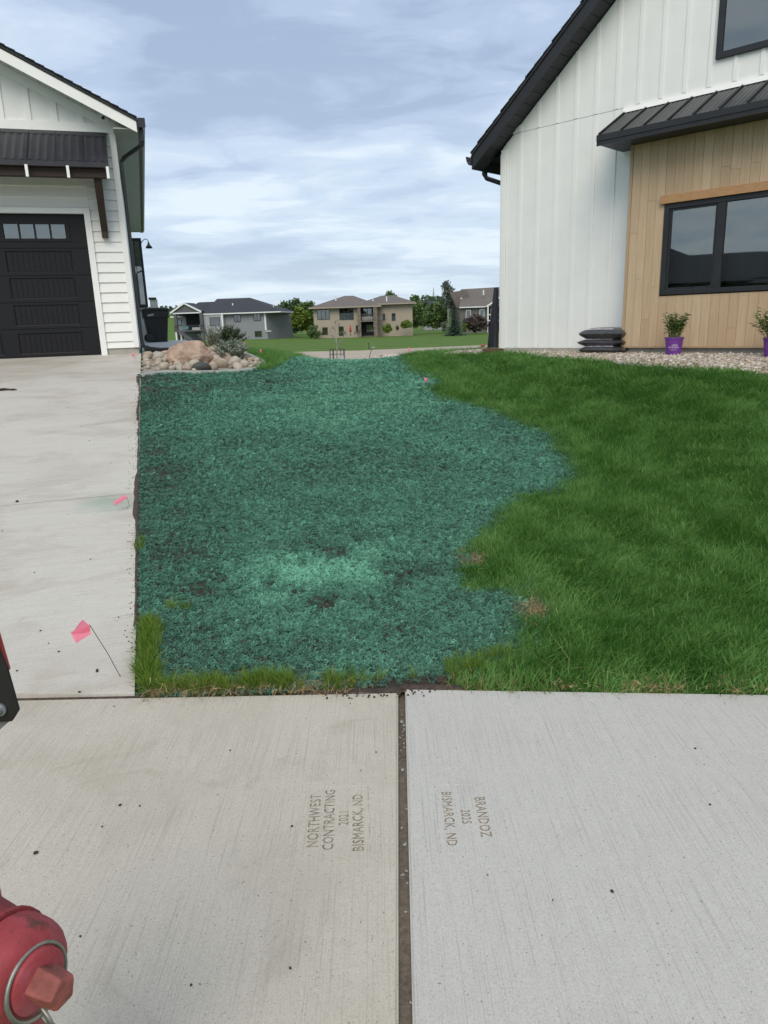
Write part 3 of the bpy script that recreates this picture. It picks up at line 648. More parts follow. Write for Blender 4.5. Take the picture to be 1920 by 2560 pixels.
for _ in range(50): x_ = rnd.uniform(-.3, .2); P.append((x_, float(WALK_FAR(x_)) - abs(rnd.gauss(0, .03)), rnd.uniform(.002, .006)))
P = np.array(P); n = len(P); zz_ = np.array([zdrive(a_, b_) + .018 if b_ > WALK_FAR(a_) else SW_T for a_, b_ in P[:, :2]])
scatter('soil_crumbs', np.stack([P[:, 0], P[:, 1], zz_ + P[:, 2] * .4], -1), nrg.uniform(0, 6.28, (n, 3)), np.repeat(P[:, 2:3], 3, 1), nrg.integers(0, 4, n), np.zeros(n), crumb_src, 'scattered crumbs of dark soil on driveway and sidewalk')

# ------------------------------------------------------------------ house materials
simple('white_siding', (0.85, 0.85, 0.805), 0.6, 0.03, 3, bmp=0.12, bscale=25, sc=(1, 6, 6)); simple('white_trim', (0.87, 0.87, 0.83), 0.55, 0.03, 4, bmp=0.05)
simple('white_panel', (0.83, 0.835, 0.795), 0.65, 0.03, 3, bmp=0.10, bscale=90); simple('white_batten', (0.85, 0.85, 0.81), 0.6, 0.02, 3)
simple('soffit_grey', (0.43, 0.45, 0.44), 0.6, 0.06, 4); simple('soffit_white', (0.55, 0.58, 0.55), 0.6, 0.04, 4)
simple('black_metal', (0.018, 0.019, 0.022), 0.38, 0.2, 6, spec=0.5); simple('black_trim', (0.016, 0.017, 0.019), 0.5, 0.2, 6)
simple('door_black', (0.0085, 0.0085, 0.011), 0.5, 0.2, 10, bmp=0.06, bscale=60, sc=(14, 14, 1), spec=0.3)
simple('shingle_dark', (0.035, 0.036, 0.04), 0.9, 0.4, 40, bmp=0.5, bscale=120)
simple('awning_black', (0.020, 0.020, 0.026), 0.42, 0.25, 8, spec=0.5); simple('awning_grey', (0.045, 0.047, 0.048), 0.36, 0.2, 8, spec=0.5)
simple('timber_dark', (0.035, 0.020, 0.013), 0.65, 0.35, 10, bmp=0.2, bscale=60, sc=(12, 12, 1))
simple('cedar_beam', (0.46, 0.255, 0.115), 0.6, 0.22, 10, bmp=0.1, bscale=60, sc=(1, 14, 14)); simple('trim_tan', (0.44, 0.31, 0.19), 0.6, 0.1, 6, sc=(12, 12, 1))
simple('steel', (0.45, 0.45, 0.46), 0.4, 0.1, 10, metal=0.8); simple('plastic_black', (0.012, 0.013, 0.013), 0.5, 0.2, 10); simple('plastic_white', (0.7, 0.7, 0.7), 0.4, 0.05, 5)
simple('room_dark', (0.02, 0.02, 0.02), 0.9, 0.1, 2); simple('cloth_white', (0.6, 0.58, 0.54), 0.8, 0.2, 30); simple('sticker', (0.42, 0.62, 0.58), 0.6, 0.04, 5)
m, t, b = newmat('wood_plank')
v = coords(t, (26, 26, 1.6)); oi = N(t, 'ShaderNodeObjectInfo')
vv_ = N(t, 'ShaderNodeVectorMath'); vv_.operation = 'ADD'; t.links.new(v, vv_.inputs[0]); cx_ = N(t, 'ShaderNodeCombineXYZ'); t.links.new(M(t, 'MULTIPLY', oi.outputs['Random'], 91.0), cx_.inputs[0]); t.links.new(M(t, 'MULTIPLY', oi.outputs['Random'], 57.0), cx_.inputs[2]); t.links.new(cx_.outputs[0], vv_.inputs[1])
g1_ = noise(t, vv_.outputs[0], 1.6, 6, .6, .6); g2_ = noise(t, vv_.outputs[0], 9, 3, .6)
c = RAMP(t, oi.outputs['Random'], [(0.0, (0.49, 0.34, 0.205)), (0.35, (0.535, 0.385, 0.235)), (0.7, (0.56, 0.41, 0.255)), (1.0, (0.61, 0.46, 0.295))])
c = MIX(t, M(t, 'MULTIPLY', RAMP(t, g1_, [(0.4, (0, 0, 0)), (0.68, (1, 1, 1))]), .35), c, (0.30, 0.20, 0.115)); c = MIX(t, M(t, 'MULTIPLY', g2_, .22), c, (0.56, 0.44, 0.29))
t.links.new(c, b.inputs['Base Color']); b.inputs['Roughness'].default_value = .6; bump(t, b, g1_, .12, .004)
def glassmat(name, tintc=(0.9, 0.95, 0.95), refl=1.0, see=0.6):
    m, t, b = newmat(name); o = t.nodes['Material Output']
    gl = N(t, 'ShaderNodeBsdfGlossy'); gl.inputs['Roughness'].default_value = 0.015; gl.inputs['Color'].default_value = (refl * .82, refl * .86, refl * .86, 1)
    tr = N(t, 'ShaderNodeBsdfTransparent'); tr.inputs[0].default_value = (see, see * 1.03, see * .99, 1)
    fr = N(t, 'ShaderNodeFresnel', IOR=1.75); mx = N(t, 'ShaderNodeMixShader'); fc_ = M(t, 'ADD', M(t, 'MULTIPLY', fr.outputs[0], 1.35), .10, None, True)
    t.links.new(fc_, mx.inputs[0]); t.links.new(tr.outputs[0], mx.inputs[1]); t.links.new(gl.outputs[0], mx.inputs[2]); t.links.new(mx.outputs[0], o.inputs[0]); return m
glassmat('glass'); glassmat('glass_bright', refl=1.0, see=.6)

# ================================================================== white garage on the left
LH = thing('house', 'white house with black double garage door, metal awning and dark roof', 'house', (QX, QY, 0), R(17.34))
u0, u1, dep = -8.2, .607, 12.5; ridge_u = -3.8
def Lp(name, mat, fn, bevel=0, parent=None, smooth=False):
    mb = MB(); fn(mb); return mb.build(name, MATS[mat], parent or LH, smooth, bevel)
# core walls
Lp('wall', 'white_siding', lambda b: (b.box(u0, -4.93, .03, .2, 1.16, 4.6), b.box(-4.93, 0, .03, .2, 3.42, 4.6), b.box(0, .59, .03, .2, 1.3, 4.6), b.box(.42, .595, .2, dep, 1.3, 4.6), b.box(u0, .42, dep - .2, dep, 1.2, 4.6)))
Lp('foundation', 'foundation', lambda b: (b.box(.1, .598, .02, dep, .9, 1.298),))
zrk = lambda u: 4.614 + .4925 * (.91 - u)
Lp('gable_wall', 'white_panel', lambda b: b.prism([(u0 + .1, 4.6), (.90, 4.6), (.90, 4.62), (ridge_u, zrk(ridge_u)), (u0 + .1, 4.62)], .012, .2))
# lap boards
lapme = {}
def lap(ua, ub, z, hgt=.1585):
    key = (round(ub - ua, 3), round(hgt, 4))
    if key not in lapme:
        b = MB(); L_ = ub - ua; b.prism([(.03, 0), (.03, hgt + .012), (.022, hgt + .012), (-.004, 0)], 0, L_, 'x'); lapme[key] = b.mesh('siding_board', MATS['white_siding'])
    return link('siding_board', lapme[key], LH, (ua, 0, z))
lap(.097, .522, 1.298, .109)
z = 1.407
while z < 4.45:
    lap(.097 if z < 3.42 else .097, .522, z); z += .1585
z = 3.500
while z < 4.46:
    for a_, b_ in ((-4.93, -2.5), (-2.5, .094)): lap(a_, b_, z, .1585)
    z += .1585
z = 1.18
while z < 4.45: lap(-8.1, -5.03, z); z += .1585
Lp('corner_trim', 'white_trim', lambda b: (b.box(.522, .612, -.022, .03, 1.298, 4.604),), .004)
Lp('corner_trim', 'white_trim', lambda b: (b.box(.596, .618, -.0, .09, 1.30, 4.604),), .003)
Lp('door_trim', 'white_trim', lambda b: (b.box(0, .095, -.02, .06, 1.14, 3.497),), .003)
Lp('door_trim', 'white_trim', lambda b: (b.box(-5.03, 0, -.02, .06, 3.413, 3.497),), .003)
Lp('door_trim', 'white_trim', lambda b: (b.box(-5.03, -4.93, -.02, .06, 1.14, 3.413),), .003)
Lp('frieze_board', 'white_trim', lambda b: (b.box(u0 + .1, .905, -.012, .012, 4.602, 4.742),), .003)
# gable boards
def rake_band(b):
    b.add([(.905, -.010, zrk(.905) + .0), (ridge_u, -.010, zrk(ridge_u)), (ridge_u, -.010, zrk(ridge_u) - .15), (.34, -.010, 4.742), (.905, -.010, 4.742 - .13),
           (.905, .012, zrk(.905)), (ridge_u, .012, zrk(ridge_u)), (ridge_u, .012, zrk(ridge_u) - .15), (.34, .012, 4.742), (.905, .012, 4.62)], [(0, 1, 2, 3, 4), (3, 2, 7, 8), (1, 0, 5, 6)])
Lp('gable_trim', 'white_trim', rake_band)
Lp('gable_trim', 'white_trim', lambda b: b.prism([(u0, 4.742), (u0 + .3, 4.742), (ridge_u, zrk(ridge_u) - .15), (ridge_u, zrk(ridge_u)), (u0, 4.62)], -.010, .012))
u_ = .175
while u_ > -6.6:
    zt = min(zrk(u_), zrk(2 * ridge_u - u_)) - .13
    if zt > 4.78: Lp('batten', 'white_trim', lambda b: (b.box(u_ - .09, u_, -.009, .012, 4.742, zt),))
    u_ -= .3755
# roof slopes with shingle courses
def roofslab(b, zoff=0.0):
    t_ = .045
    for s in (1, -1):
        ue = .955 if s > 0 else 2 * ridge_u - .955; zb = 4.735
        pr_ = [(ridge_u, 4.735 + .498 * (.955 - ridge_u)), (ue, zb), (ue, zb - t_), (ridge_u, 4.735 + .498 * (.955 - ridge_u) - t_)]
        if s < 0: pr_ = pr_[::-1]
        b.prism(pr_, -.47, dep + .4)
roof = Lp('roof', 'shingle_dark', roofslab)
b = MB(); k = 0; L_ = math.hypot(.955 - ridge_u, .498 * (.955 - ridge_u)); nc = int(L_ / .135); du = (.955 - ridge_u) / nc
for i in range(nc):
    ua = .962 - i * du; ub = ua - du * 1.05; za = 4.738 + .498 * (.955 - ua); zb = 4.738 + .498 * (.955 - ub); e = .005 * ((i * 7) % 3)
    b.add([(ua, -.485 - e, za), (ub, -.485 - e, zb), (ub, -.485 - e, zb + .006), (ua, -.485 - e, za + .02), (ua, dep + .4, za), (ub, dep + .4, zb), (ub, dep + .4, zb + .006), (ua, dep + .4, za + .02)], [(0, 3, 2, 1), (3, 7, 6, 2), (0, 4, 7, 3), (1, 2, 6, 5)])
b.build('shingle_courses', MATS['shingle_dark'], roof)
# rake fascia, soffit
zf = lambda u: 4.690 + .493 * (.945 - u)
Lp('fascia', 'white_trim', lambda b: b.prism([(.945, zf(.945)), (.945, zf(.945) - .155), (ridge_u, zf(ridge_u) - .155), (ridge_u, zf(ridge_u))], -.45, -.43))
Lp('fascia', 'white_trim', lambda b: b.prism([(ridge_u, zf(ridge_u)), (ridge_u, zf(ridge_u) - .155), (2 * ridge_u - .945, zf(.945) - .155), (2 * ridge_u - .945, zf(.945))], -.45, -.43))
b0m = MB(); du = .19; hh_ = du * .493
b0m.add([(0, -.43, 0), (-du * .96, -.43, hh_ * .96), (-du * .96, .0, hh_ * .96), (0, 0, 0), (0, -.43, .012), (-du * .96, -.43, hh_ * .96 + .012), (-du * .96, 0, hh_ * .96 + .012), (0, 0, .012)], [(0, 1, 2, 3), (4, 7, 6, 5), (0, 4, 5, 1), (2, 6, 7, 3), (1, 5, 6, 2), (0, 3, 7, 4)])
sme = b0m.mesh('soffit_panel', MATS['soffit_white'])
for i in range(24): ua = .935 - i * du; link('soffit_panel', sme, LH, (ua, 0, zrk(ua) - .012))
Lp('soffit_backing', 'black_trim', lambda b: b.prism([(.94, zrk(.94) + .02), (ridge_u, zrk(ridge_u) + .02), (ridge_u, zrk(ridge_u) + .03), (.94, zrk(.94) + .03)], -.44, .01))
b = MB(); y_ = -.40
while y_ < dep: b.box(.60, .965, y_, y_ + .088, 4.585, 4.600); b.box(.60, .965, y_ + .088, y_ + .10, 4.590, 4.600); y_ += .10
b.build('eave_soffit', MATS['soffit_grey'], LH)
Lp('eave_fascia', 'black_trim', lambda b: (b.box(.945, .965, -.45, dep + .38, 4.60, 4.735),))
gut = Lp('gutter', 'black_metal', lambda b: b.prism([(.967, 4.735), (.967, 4.605), (1.03, 4.605), (1.075, 4.66), (1.075, 4.735), (1.06, 4.735), (1.05, 4.67), (1.02, 4.622), (.98, 4.622), (.98, 4.735)], -.46, dep + .38))
Lp('gutter_end', 'black_metal', lambda b: b.box(.967, 1.077, -.472, -.461, 4.605, 4.737), 0, gut)
# downspout with elbow and ground pipe
def rect_pipe(b, pts, wx, wy):
    pts = [Vector(p) for p in pts]; o = len(b.v)
    for i, p in enumerate(pts):
        d = (pts[min(i + 1, len(pts) - 1)] - pts[max(i - 1, 0)]).normalized()
        a = Vector((0, 1, 0)) if abs(d.y) < .8 else Vector((1, 0, 0)); a = (a - d * a.dot(d)).normalized(); c_ = d.cross(a)
        for sx, sy in ((-1, -1), (1, -1), (1, 1), (-1, 1)): b.v.append(tuple(p + a * (wy * sy / 2) + c_ * (wx * sx / 2)))
    for i in range(len(pts) - 1):
        for k in range(4): b.f.append((o + i * 4 + k, o + i * 4 + (k + 1) % 4, o + (i + 1) * 4 + (k + 1) % 4, o + (i + 1) * 4 + k)); b.mi.append(b.m)
    b.f.append((o + 3, o + 2, o + 1, o)); e = o + (len(pts) - 1) * 4; b.f.append((e, e + 1, e + 2, e + 3)); b.mi += [b.m] * 2
Lp('downspout', 'black_metal', lambda b: rect_pipe(b, [(1.01, -.33, 4.62), (1.01, -.33, 4.44), (.99, -.31, 4.38), (.72, .03, 4.27), (.66, .08, 4.20), (.66, .08, 1.42), (.675, .08, 1.33), (.72, .085, 1.275)], .06, .08), .012)
Lp('drain_pipe', 'plastic_black', lambda b: rect_pipe(b, [(.70, .085, 1.29), (.78, .10, 1.25), (.95, .14, 1.225), (1.25, .30, 1.215), (1.62, .62, 1.20)], .10, .09), .02)
# camera on the soffit
sc_ = thing('security_camera', 'small white security camera under the garage rake soffit', 'camera', (*Lw(.465, -.20), zrk(.465) - .012), R(17.34))
MB().lathe([(.035, 0), (.038, -.02), (.03, -.028)][::-1], 16).build('mount', MATS['plastic_white'], sc_, True)
b = MB(); b.tube([(-.01, .03, -.045), (.0, -.04, -.055)], [.030, .032], 14); b.build('housing', MATS['plastic_white'], sc_, True)
b = MB(); b.tube([(.0, -.0405, -.055), (.001, -.046, -.056)], [.024, .024], 14); b.build('lens', MATS['black_metal'], sc_, True)
# garage door in five sections
GD = Lp('garage_door', 'door_black', lambda b: b.box(-4.93, 0, .105, .12, 1.17, 3.42))
secs = [1.176, 1.652, 2.068, 2.484, 2.9, 3.414]
panels = [(1.25, 1.585), (1.70, 2.03), (2.12, 2.45), (2.53, 2.86)]
cols = [(-1.25 - 1.22 * i, -.27 - 1.22 * i) for i in range(4)]
def secmesh(z0_, z1_, pz, win):
    b = MB(); yF, yB = .085, .105
    # frame pieces round the recessed panels
    us = [0.0] + [e for c_ in cols for e in (c_[1], c_[0])] + [-4.93]
    for i in range(0, len(us), 2): b.box(us[i + 1], us[i], yF, yB, z0_ + .004, z1_ - .004)
    for (ua, ub) in cols:
        b.box(ua, ub, yF, yB, z0_ + .004, pz[0]); b.box(ua, ub, yF, yB, pz[1], z1_ - .004)
        if not win:
            # sloped border, then the beaded field
            i_ = .018; b.add([(ua, yF, pz[0]), (ub, yF, pz[0]), (ub, yF, pz[1]), (ua, yF, pz[1]), (ua + i_, yF + .012, pz[0] + i_), (ub - i_, yF + .012, pz[0] + i_), (ub - i_, yF + .012, pz[1] - i_), (ua + i_, yF + .012, pz[1] - i_)], [(0, 1, 5, 4), (1, 2, 6, 5), (2, 3, 7, 6), (3, 0, 4, 7)])
            nb = 12; wd = (ub - ua - 2 * i_) / nb
            for k in range(nb): b.box(ua + i_ + k * wd + .003, ua + i_ + (k + 1) * wd - .003, yF + .008, yB, pz[0] + i_, pz[1] - i_)
    return b
for i in range(4):
    so_ = secmesh(secs[i], secs[i + 1], panels[i], False).build('door_section', MATS['door_black'], GD)
ts = secmesh(secs[4], secs[5], (3.0, 3.313), True).build('door_section', MATS['door_black'], GD)
for (ua, ub) in cols:
    b = MB(); a_, c_ = ua - .022, ub - .02
    for x0_, x1_, z0_, z1_ in ((a_, c_ + .04, 3.0, 3.045), (a_, c_ + .04, 3.262, 3.313), (a_, a_ + .05, 3.045, 3.262), (c_ - .02, c_ + .04, 3.045, 3.262)): b.box(x0_, x1_, .072, .1, z0_, z1_)
    pw = (c_ - .02 - a_ - .05) / 4
    for k in range(1, 4): b.box(a_ + .05 + k * pw - .014, a_ + .05 + k * pw + .014, .076, .1, 3.045, 3.262)
    fr_ = b.build('window_frame', MATS['door_black'], GD)
    for k in range(4):
        mb_ = MB(); mb_.box(a_ + .05 + k * pw + .01, a_ + .05 + (k + 1) * pw - .01, .090, .094, 3.04, 3.266); mb_.build('pane', MATS['glass_bright'], fr_)
Lp('threshold', 'white_trim', lambda b: b.box(-4.93, 0, .06, .1, 1.168, 1.182))
# awning over the garage door
aw = thing('x', None, None); bpy.data.objects.remove(aw)
AW = Lp('awning', 'awning_black', lambda b: b.prism([(-.0, 4.60), (-.80, 4.03), (-.80, 3.955), (-.77, 3.955), (-.77, 3.99), (0, 4.545)], -5.6, .475, 'x'))
Lp('ridge_flashing', 'awning_black', lambda b: b.prism([(-.012, 4.612), (-.10, 4.55), (-.10, 4.535), (-.012, 4.585)], -5.62, .485, 'x'), 0, AW)
for i in range(7):
    ua = .455 - i * .385 * (1 if i else 1)
    pass
for us_ in (.462, .12, -.265, -.65, -1.035, -1.42, -1.8, -2.2, -2.6, -3.0):
    Lp('standing_seam', 'awning_black', lambda b: b.prism([(-.05, 4.566), (-.81, 4.024), (-.81, 4.055), (-.05, 4.597)], us_ - .008, us_ + .008, 'x'), 0, AW)
b = MB()
for k in range(48):
    ua = .44 - k * .11
    b.add([(ua, -.06, 4.56), (ua - .04, -.06, 4.572), (ua - .08, -.06, 4.56), (ua, -.805, 4.028), (ua - .04, -.805, 4.040), (ua - .08, -.805, 4.028)], [(0, 3, 4, 1), (1, 4, 5, 2)])
b.build('corrugation', MATS['awning_black'], AW)
Lp('awning_beam', 'timber_dark', lambda b: b.box(-5.5, .42, -.70, -.58, 3.83, 3.955), .006, AW)
Lp('awning_soffit', 'timber_dark', lambda b: b.box(-5.5, .46, -.76, -.02, 3.957, 3.972), 0, AW)
for us_ in (.455, -.10, -.66, -1.22, -1.78, -2.34):
    Lp('rafter_tail', 'white_trim', lambda b: b.box(us_ - .02, us_ + .02, -.82, -.78, 3.80, 3.965), .003, AW)
def bracket(b):
    n_ = 12; pr_ = []
    for i in range(n_ + 1):
        f_ = i / n_; pr_.append((-.62 + .56 * f_ ** 1.0 - .10 * math.sin(math.pi * f_) * 0 + .30 * (f_ - f_ ** .55), 3.86 - .80 * f_))
    for i in range(n_, -1, -1):
        f_ = i / n_; pr_.append((-.62 + .56 * f_ + .30 * (f_ - f_ ** .55) + .10, 3.90 - .80 * f_ + .04))
    b.prism(pr_, .235, .335, 'x')
Lp('bracket', 'timber_dark', bracket, .006, AW); Lp('bracket_post', 'timber_dark', lambda b: b.box(.235, .335, -.12, -.02, 3.04, 3.95), .006, AW)
# far rear window corner of this house
Lp('rear_wall', 'soffit_grey', lambda b: (b.box(.2, .90, dep + .45, dep + .7, 1.1, 2.38), b.box(.2, .90, dep + .62, dep + .7, 2.38, 4.4)))  # siding in shade: the shade is put into the grey wall colour
RW = Lp('rear_window', 'black_trim', lambda b: (b.box(.2, .94, dep + .40, dep + .5, 4.36, 4.45), b.box(.86, .94, dep + .40, dep + .5, 2.38, 4.36), b.box(.2, .94, dep + .40, dep + .5, 2.28, 2.38), b.box(.70, .715, dep + .44, dep + .47, 2.38, 4.36)))
Lp('pane', 'glass_bright', lambda b: b.box(.2, .86, dep + .45, dep + .455, 2.38, 4.36), 0, RW)
PR = thing('deck_pillar', 'short grey pillar with dark cap behind the bin', 'pillar', (*Lw(1.12, 15.0), 1.15), R(17.34))
MB().box(-.09, .17, -.1, .1, 0, 1.45).build('shaft', MATS['soffit_grey'], PR); MB().box(-.13, .14, -.13, .13, 1.45, 1.52).build('cap', MATS['black_trim'], PR)
# gooseneck barn light
BL = thing('barn_light', 'black gooseneck barn light on the far corner of the white house', 'wall lamp', (*Lw(.94, dep + .45), 4.32), R(17.34))
MB().tube([(0, 0, .0), (.05, 0, .05), (.11, 0, .10), (.18, 0, .10), (.22, 0, .05), (.225, 0, -.02)], .012, 8).build('gooseneck', MATS['black_trim'], BL, True)
MB().lathe([(.03, 0), (.035, -.06), (.06, -.09), (.075, -.10), (.115, -.18), (.108, -.18), (.06, -.10), (.02, -.06)][::-1], 20, .225, 0).build('shade', MATS['black_trim'], BL, True)
b = MB(); b.tube([(0, 0, -.0), (.012, 0, 0)], .04, 12); b.build('wall_plate', MATS['black_trim'], BL, True)

# ================================================================== white and timber house on the right
PX, PY = 1.978, 12.07; RZ = math.atan2(-.699, .715)
RH = thing('house', 'white board and batten house with timber clad window bay and black roof edge', 'house', (PX, PY, 0), RZ)
def Rw(u, q): return (PX + .715 * u - .699 * q, PY - .699 * u - .715 * q)
def Rp(name, mat, fn, bevel=0, parent=None, smooth=False):
    mb = MB(); fn(mb); return mb.build(name, MATS[mat], parent or RH, smooth, bevel)
zr_ = lambda u: 4.073 + .83 * u
RU = 5.2    # ridge
# panels between battens, upper and lower sheets
edges = [0.084] + [.336 + .303 * i for i in range(32)]
Rp('wall', 'white_panel', lambda b: (b.prism([(.01, 1.125), (2 * RU - .01, 1.125), (2 * RU - .01, zr_(.01)), (RU, zr_(RU)), (.01, zr_(.01))], .012, .2), b.box(.012, .2, .2, 11, 1.12, 4.0)))
def panel(ua, ub, z0_, z1a, z1b, q=0.0):
    Rp('siding_panel', 'white_panel', lambda b: b.prism([(ua, z0_), (ub, z0_), (ub, z1b), (ua, z1a)], -q, .012))
for i in range(len(edges) - 1):
    ua, ub = edges[i], edges[i + 1]
    if ub > 7.6: break
    top = min(4.243, zr_(ua) - .0), min(4.243, zr_(ub))
    panel(ua + .001, ub - .001, 1.118, top[0], top[1])
    if zr_(ub) > 4.28:
        za, zb = zr_(ua), zr_(ub)
        if za < 4.25: za = 4.25
        if zb > 6.6 and za > 6.6: za = zb = 6.6
        panel(ua + .001, ub - .001, 4.246, za, zb, .004)
b_ = 0
for i in range(1, 26):
    uc = .336 + .303 * (i - 1); ztop = min(zr_(uc - .02), 6.6)
    if uc > 7.5: break
    Rp('batten', 'white_batten', lambda b: b.box(uc - .025, uc + .025, -.013, .0, 1.118, min(ztop, 4.24)), .002)
    if ztop > 4.30 :
        if uc > 1.95 and ztop > 4.25:
            inw = 3.1 < uc < 5.03; Rp('batten', 'white_batten', lambda b: b.box(uc - .025, uc + .025, -.017, -.004, 4.252, 4.53 if inw else ztop), .002)
        else: Rp('batten', 'white_batten', lambda b: b.box(uc - .025, uc + .025, -.017, -.004, 4.247, ztop), .002)
Rp('corner_trim', 'white_batten', lambda b: b.box(.0, .084, -.024, .0, 1.104, zr_(.0) - .02), .003)
Rp('corner_trim', 'white_batten', lambda b: b.box(-.012, .010, -.024, .08, 1.104, 3.99), .003)
Rp('flashing', 'white_trim', lambda b: b.prism([(-.025, 4.243), (-.025, 4.236), (-.045, 4.175), (.0, 4.175), (.0, 4.243)], 1.96, 7, 'x'))
Rp('foundation', 'foundation', lambda b: (b.box(.05, 9, -.005, 3, .85, 1.116),))
# roof: rake fascia, soffit boards, shingle edge, eave and gutter
OV = .32
zt_ = lambda u: 4.262 + .83 * u
RF = Rp('roof', 'shingle_dark', lambda b: (b.prism([(-.33, zt_(-.33)), (RU, zt_(RU)), (RU, zt_(RU) + .04), (-.33, zt_(-.33) + .04)], -OV - .02, 11.3), b.prism([(RU, zt_(RU)), (2 * RU + .33, zt_(-.33)), (2 * RU + .33, zt_(-.33) + .04), (RU, zt_(RU) + .04)], -OV - .02, 11.3)))
b = MB(); nc = 40; du = (RU + .33) / nc
for i in range(nc):
    ua = -.34 + i * du; ub = ua + du * 1.05; e = .006 * ((i * 5) % 3); za = zt_(ua) + .042; zb = zt_(ub) + .042
    b.add([(ua, -OV - .03 - e, za), (ub, -OV - .03 - e, zb), (ub, -OV - .03 - e, zb + .006), (ua, -OV - .03 - e, za + .022), (ua, 11.3, za), (ub, 11.3, zb), (ub, 11.3, zb + .006), (ua, 11.3, za + .022)], [(0, 1, 2, 3), (3, 2, 6, 7), (0, 3, 7, 4), (1, 5, 6, 2)])
b.build('shingle_courses', MATS['shingle_dark'], RF)
Rp('fascia', 'black_trim', lambda b: b.prism([(-.33, zt_(-.33)), (-.33, zt_(-.33) - .19), (RU, zt_(RU) - .19), (RU, zt_(RU))], -OV, -OV + .02))
b0m = MB(); du = .145; k_ = .83 * du * .95
b0m.add([(0, -OV + .02, 0), (du * .95, -OV + .02, k_), (du * .95, -.024, k_), (0, -.024, 0), (0, -OV + .02, .015), (du * .95, -OV + .02, k_ + .015), (du * .95, -.024, k_ + .015), (0, -.024, .015)], [(3, 2, 1, 0), (4, 5, 6, 7), (0, 1, 5, 4), (2, 3, 7, 6), (1, 2, 6, 5), (3, 0, 4, 7)])
sme = b0m.mesh('soffit_panel', MATS['black_trim'])
for i in range(30): ua = -.31 + i * du; link('soffit_panel', sme, RH, (ua, 0, zt_(ua) - .178))
Rp('eave_soffit', 'black_trim', lambda b: b.box(-.33, .0, .0, 11, 3.955, 3.975))
Rp('eave_fascia', 'black_trim', lambda b: b.box(-.335, -.315, -OV, 11.2, 3.80, 4.0))
Rp('gutter', 'black_metal', lambda b: b.prism([(-.337, 3.99), (-.337, 3.875), (-.39, 3.87), (-.425, 3.92), (-.445, 3.985), (-.43, 3.995), (-.41, 3.93), (-.385, 3.888), (-.35, 3.888), (-.35, 3.99)][::-1], -OV - .01, 11.2))
Rp('downspout', 'black_metal', lambda b: rect_pipe(b, [(-.37, .06, 3.88), (-.37, .06, 3.78), (-.35, .08, 3.72), (-.10, .32, 3.60), (-.05, .38, 3.52), (-.045, .40, 3.4), (-.045, .40, 1.3)], .06, .08), .012)
# upper window
UW = Rp('upper_window', 'black_trim', lambda b: (b.box(3.13, 3.20, -.05, .02, 4.53, 6.0), b.box(3.20, 5.0, -.05, .02, 4.53, 4.60), b.box(4.93, 5.0, -.05, .02, 4.60, 6.0), b.box(3.20, 4.93, -.05, .02, 5.93, 6.0)), .004)
Rp('pane', 'glass', lambda b: b.box(3.20, 4.93, -.022, -.018, 4.60, 5.93), 0, UW); Rp('blind', 'room_dark', lambda b: b.box(3.20, 4.93, -.012, -.008, 4.60, 5.93), 0, UW)  # dark room behind the pane painted as a near-black sheet
# timber bay
WQ = .30; bay0, bay1 = 2.232, 6.4
simple('bay_core', (0.12, 0.085, 0.055), .9)
Rp('bay_wall', 'bay_core', lambda b: (b.box(bay0 + .01, 2.75, -WQ + .022, .0, 1.15, 3.70), b.box(4.10, bay1, -WQ + .022, .0, 1.15, 3.70), b.box(2.75, 4.10, -WQ + .022, .0, 1.15, 1.80), b.box(2.75, 4.10, -WQ + .022, .0, 2.925, 3.70)))
Rp('bay_side', 'white_panel', lambda b: b.box(bay0 + .004, bay0 + .02, -WQ + .02, -.002, 1.14, 3.70))
Rp('bay_foundation', 'foundation', lambda b: b.box(bay0 + .06, bay1, -WQ + .05, 0, .85, 1.135))
Rp('corner_board', 'trim_tan', lambda b: b.box(bay0, bay0 + .04, -WQ - .008, -WQ + .05, 1.136, 3.70), .002)
Rp('sill_board', 'trim_tan', lambda b: b.box(bay0 + .04, bay1, -WQ - .012, -WQ + .01, 1.136, 1.152), .002)
pk = {}
def plank(ua, ub, za, zb, e):
    o = Rp('plank', 'wood_plank', lambda b: b.box(ua + .0012, ub - .0012, -WQ - e, -WQ + .022, za + .0008, zb - .0008), .0015)
ue = bay0 + .042; i = 0
while ue < 6.3:
    ub = ue + .1125
    cuts = [1.153, 3.70]
    rr = random.Random(40 + i); js = [rr.uniform(1.25, 3.6) for _ in range(rr.choice([1, 1, 2]))]
    segs = [1.153] + sorted(js) + [3.70]
    for za, zb in zip(segs[:-1], segs[1:]):
        e = rr.uniform(0, .0025)
        if ub <= 2.733 or ue >= 4.12: plank(ue, ub, za, zb, e)
        else:
            a2 = ue
            if ue < 2.733: plank(ue, 2.733, max(za, 1.80), min(zb, 3.03), e) if min(zb, 3.03) > max(za, 1.80) else None
            if za < 1.80: plank(ue, ub, za, min(zb, 1.80), e)
            if zb > 3.03: plank(ue, ub, max(za, 3.03), zb, e)
            if ub > 4.12 > ue and min(zb, 3.03) > max(za, 1.8): plank(4.12, ub, max(za, 1.80), min(zb, 3.03), e)
    ue = ub; i += 1
Rp('header_beam', 'cedar_beam', lambda b: b.box(2.684, 4.17, -WQ - .05, -WQ + .02, 2.929, 3.03), .004)
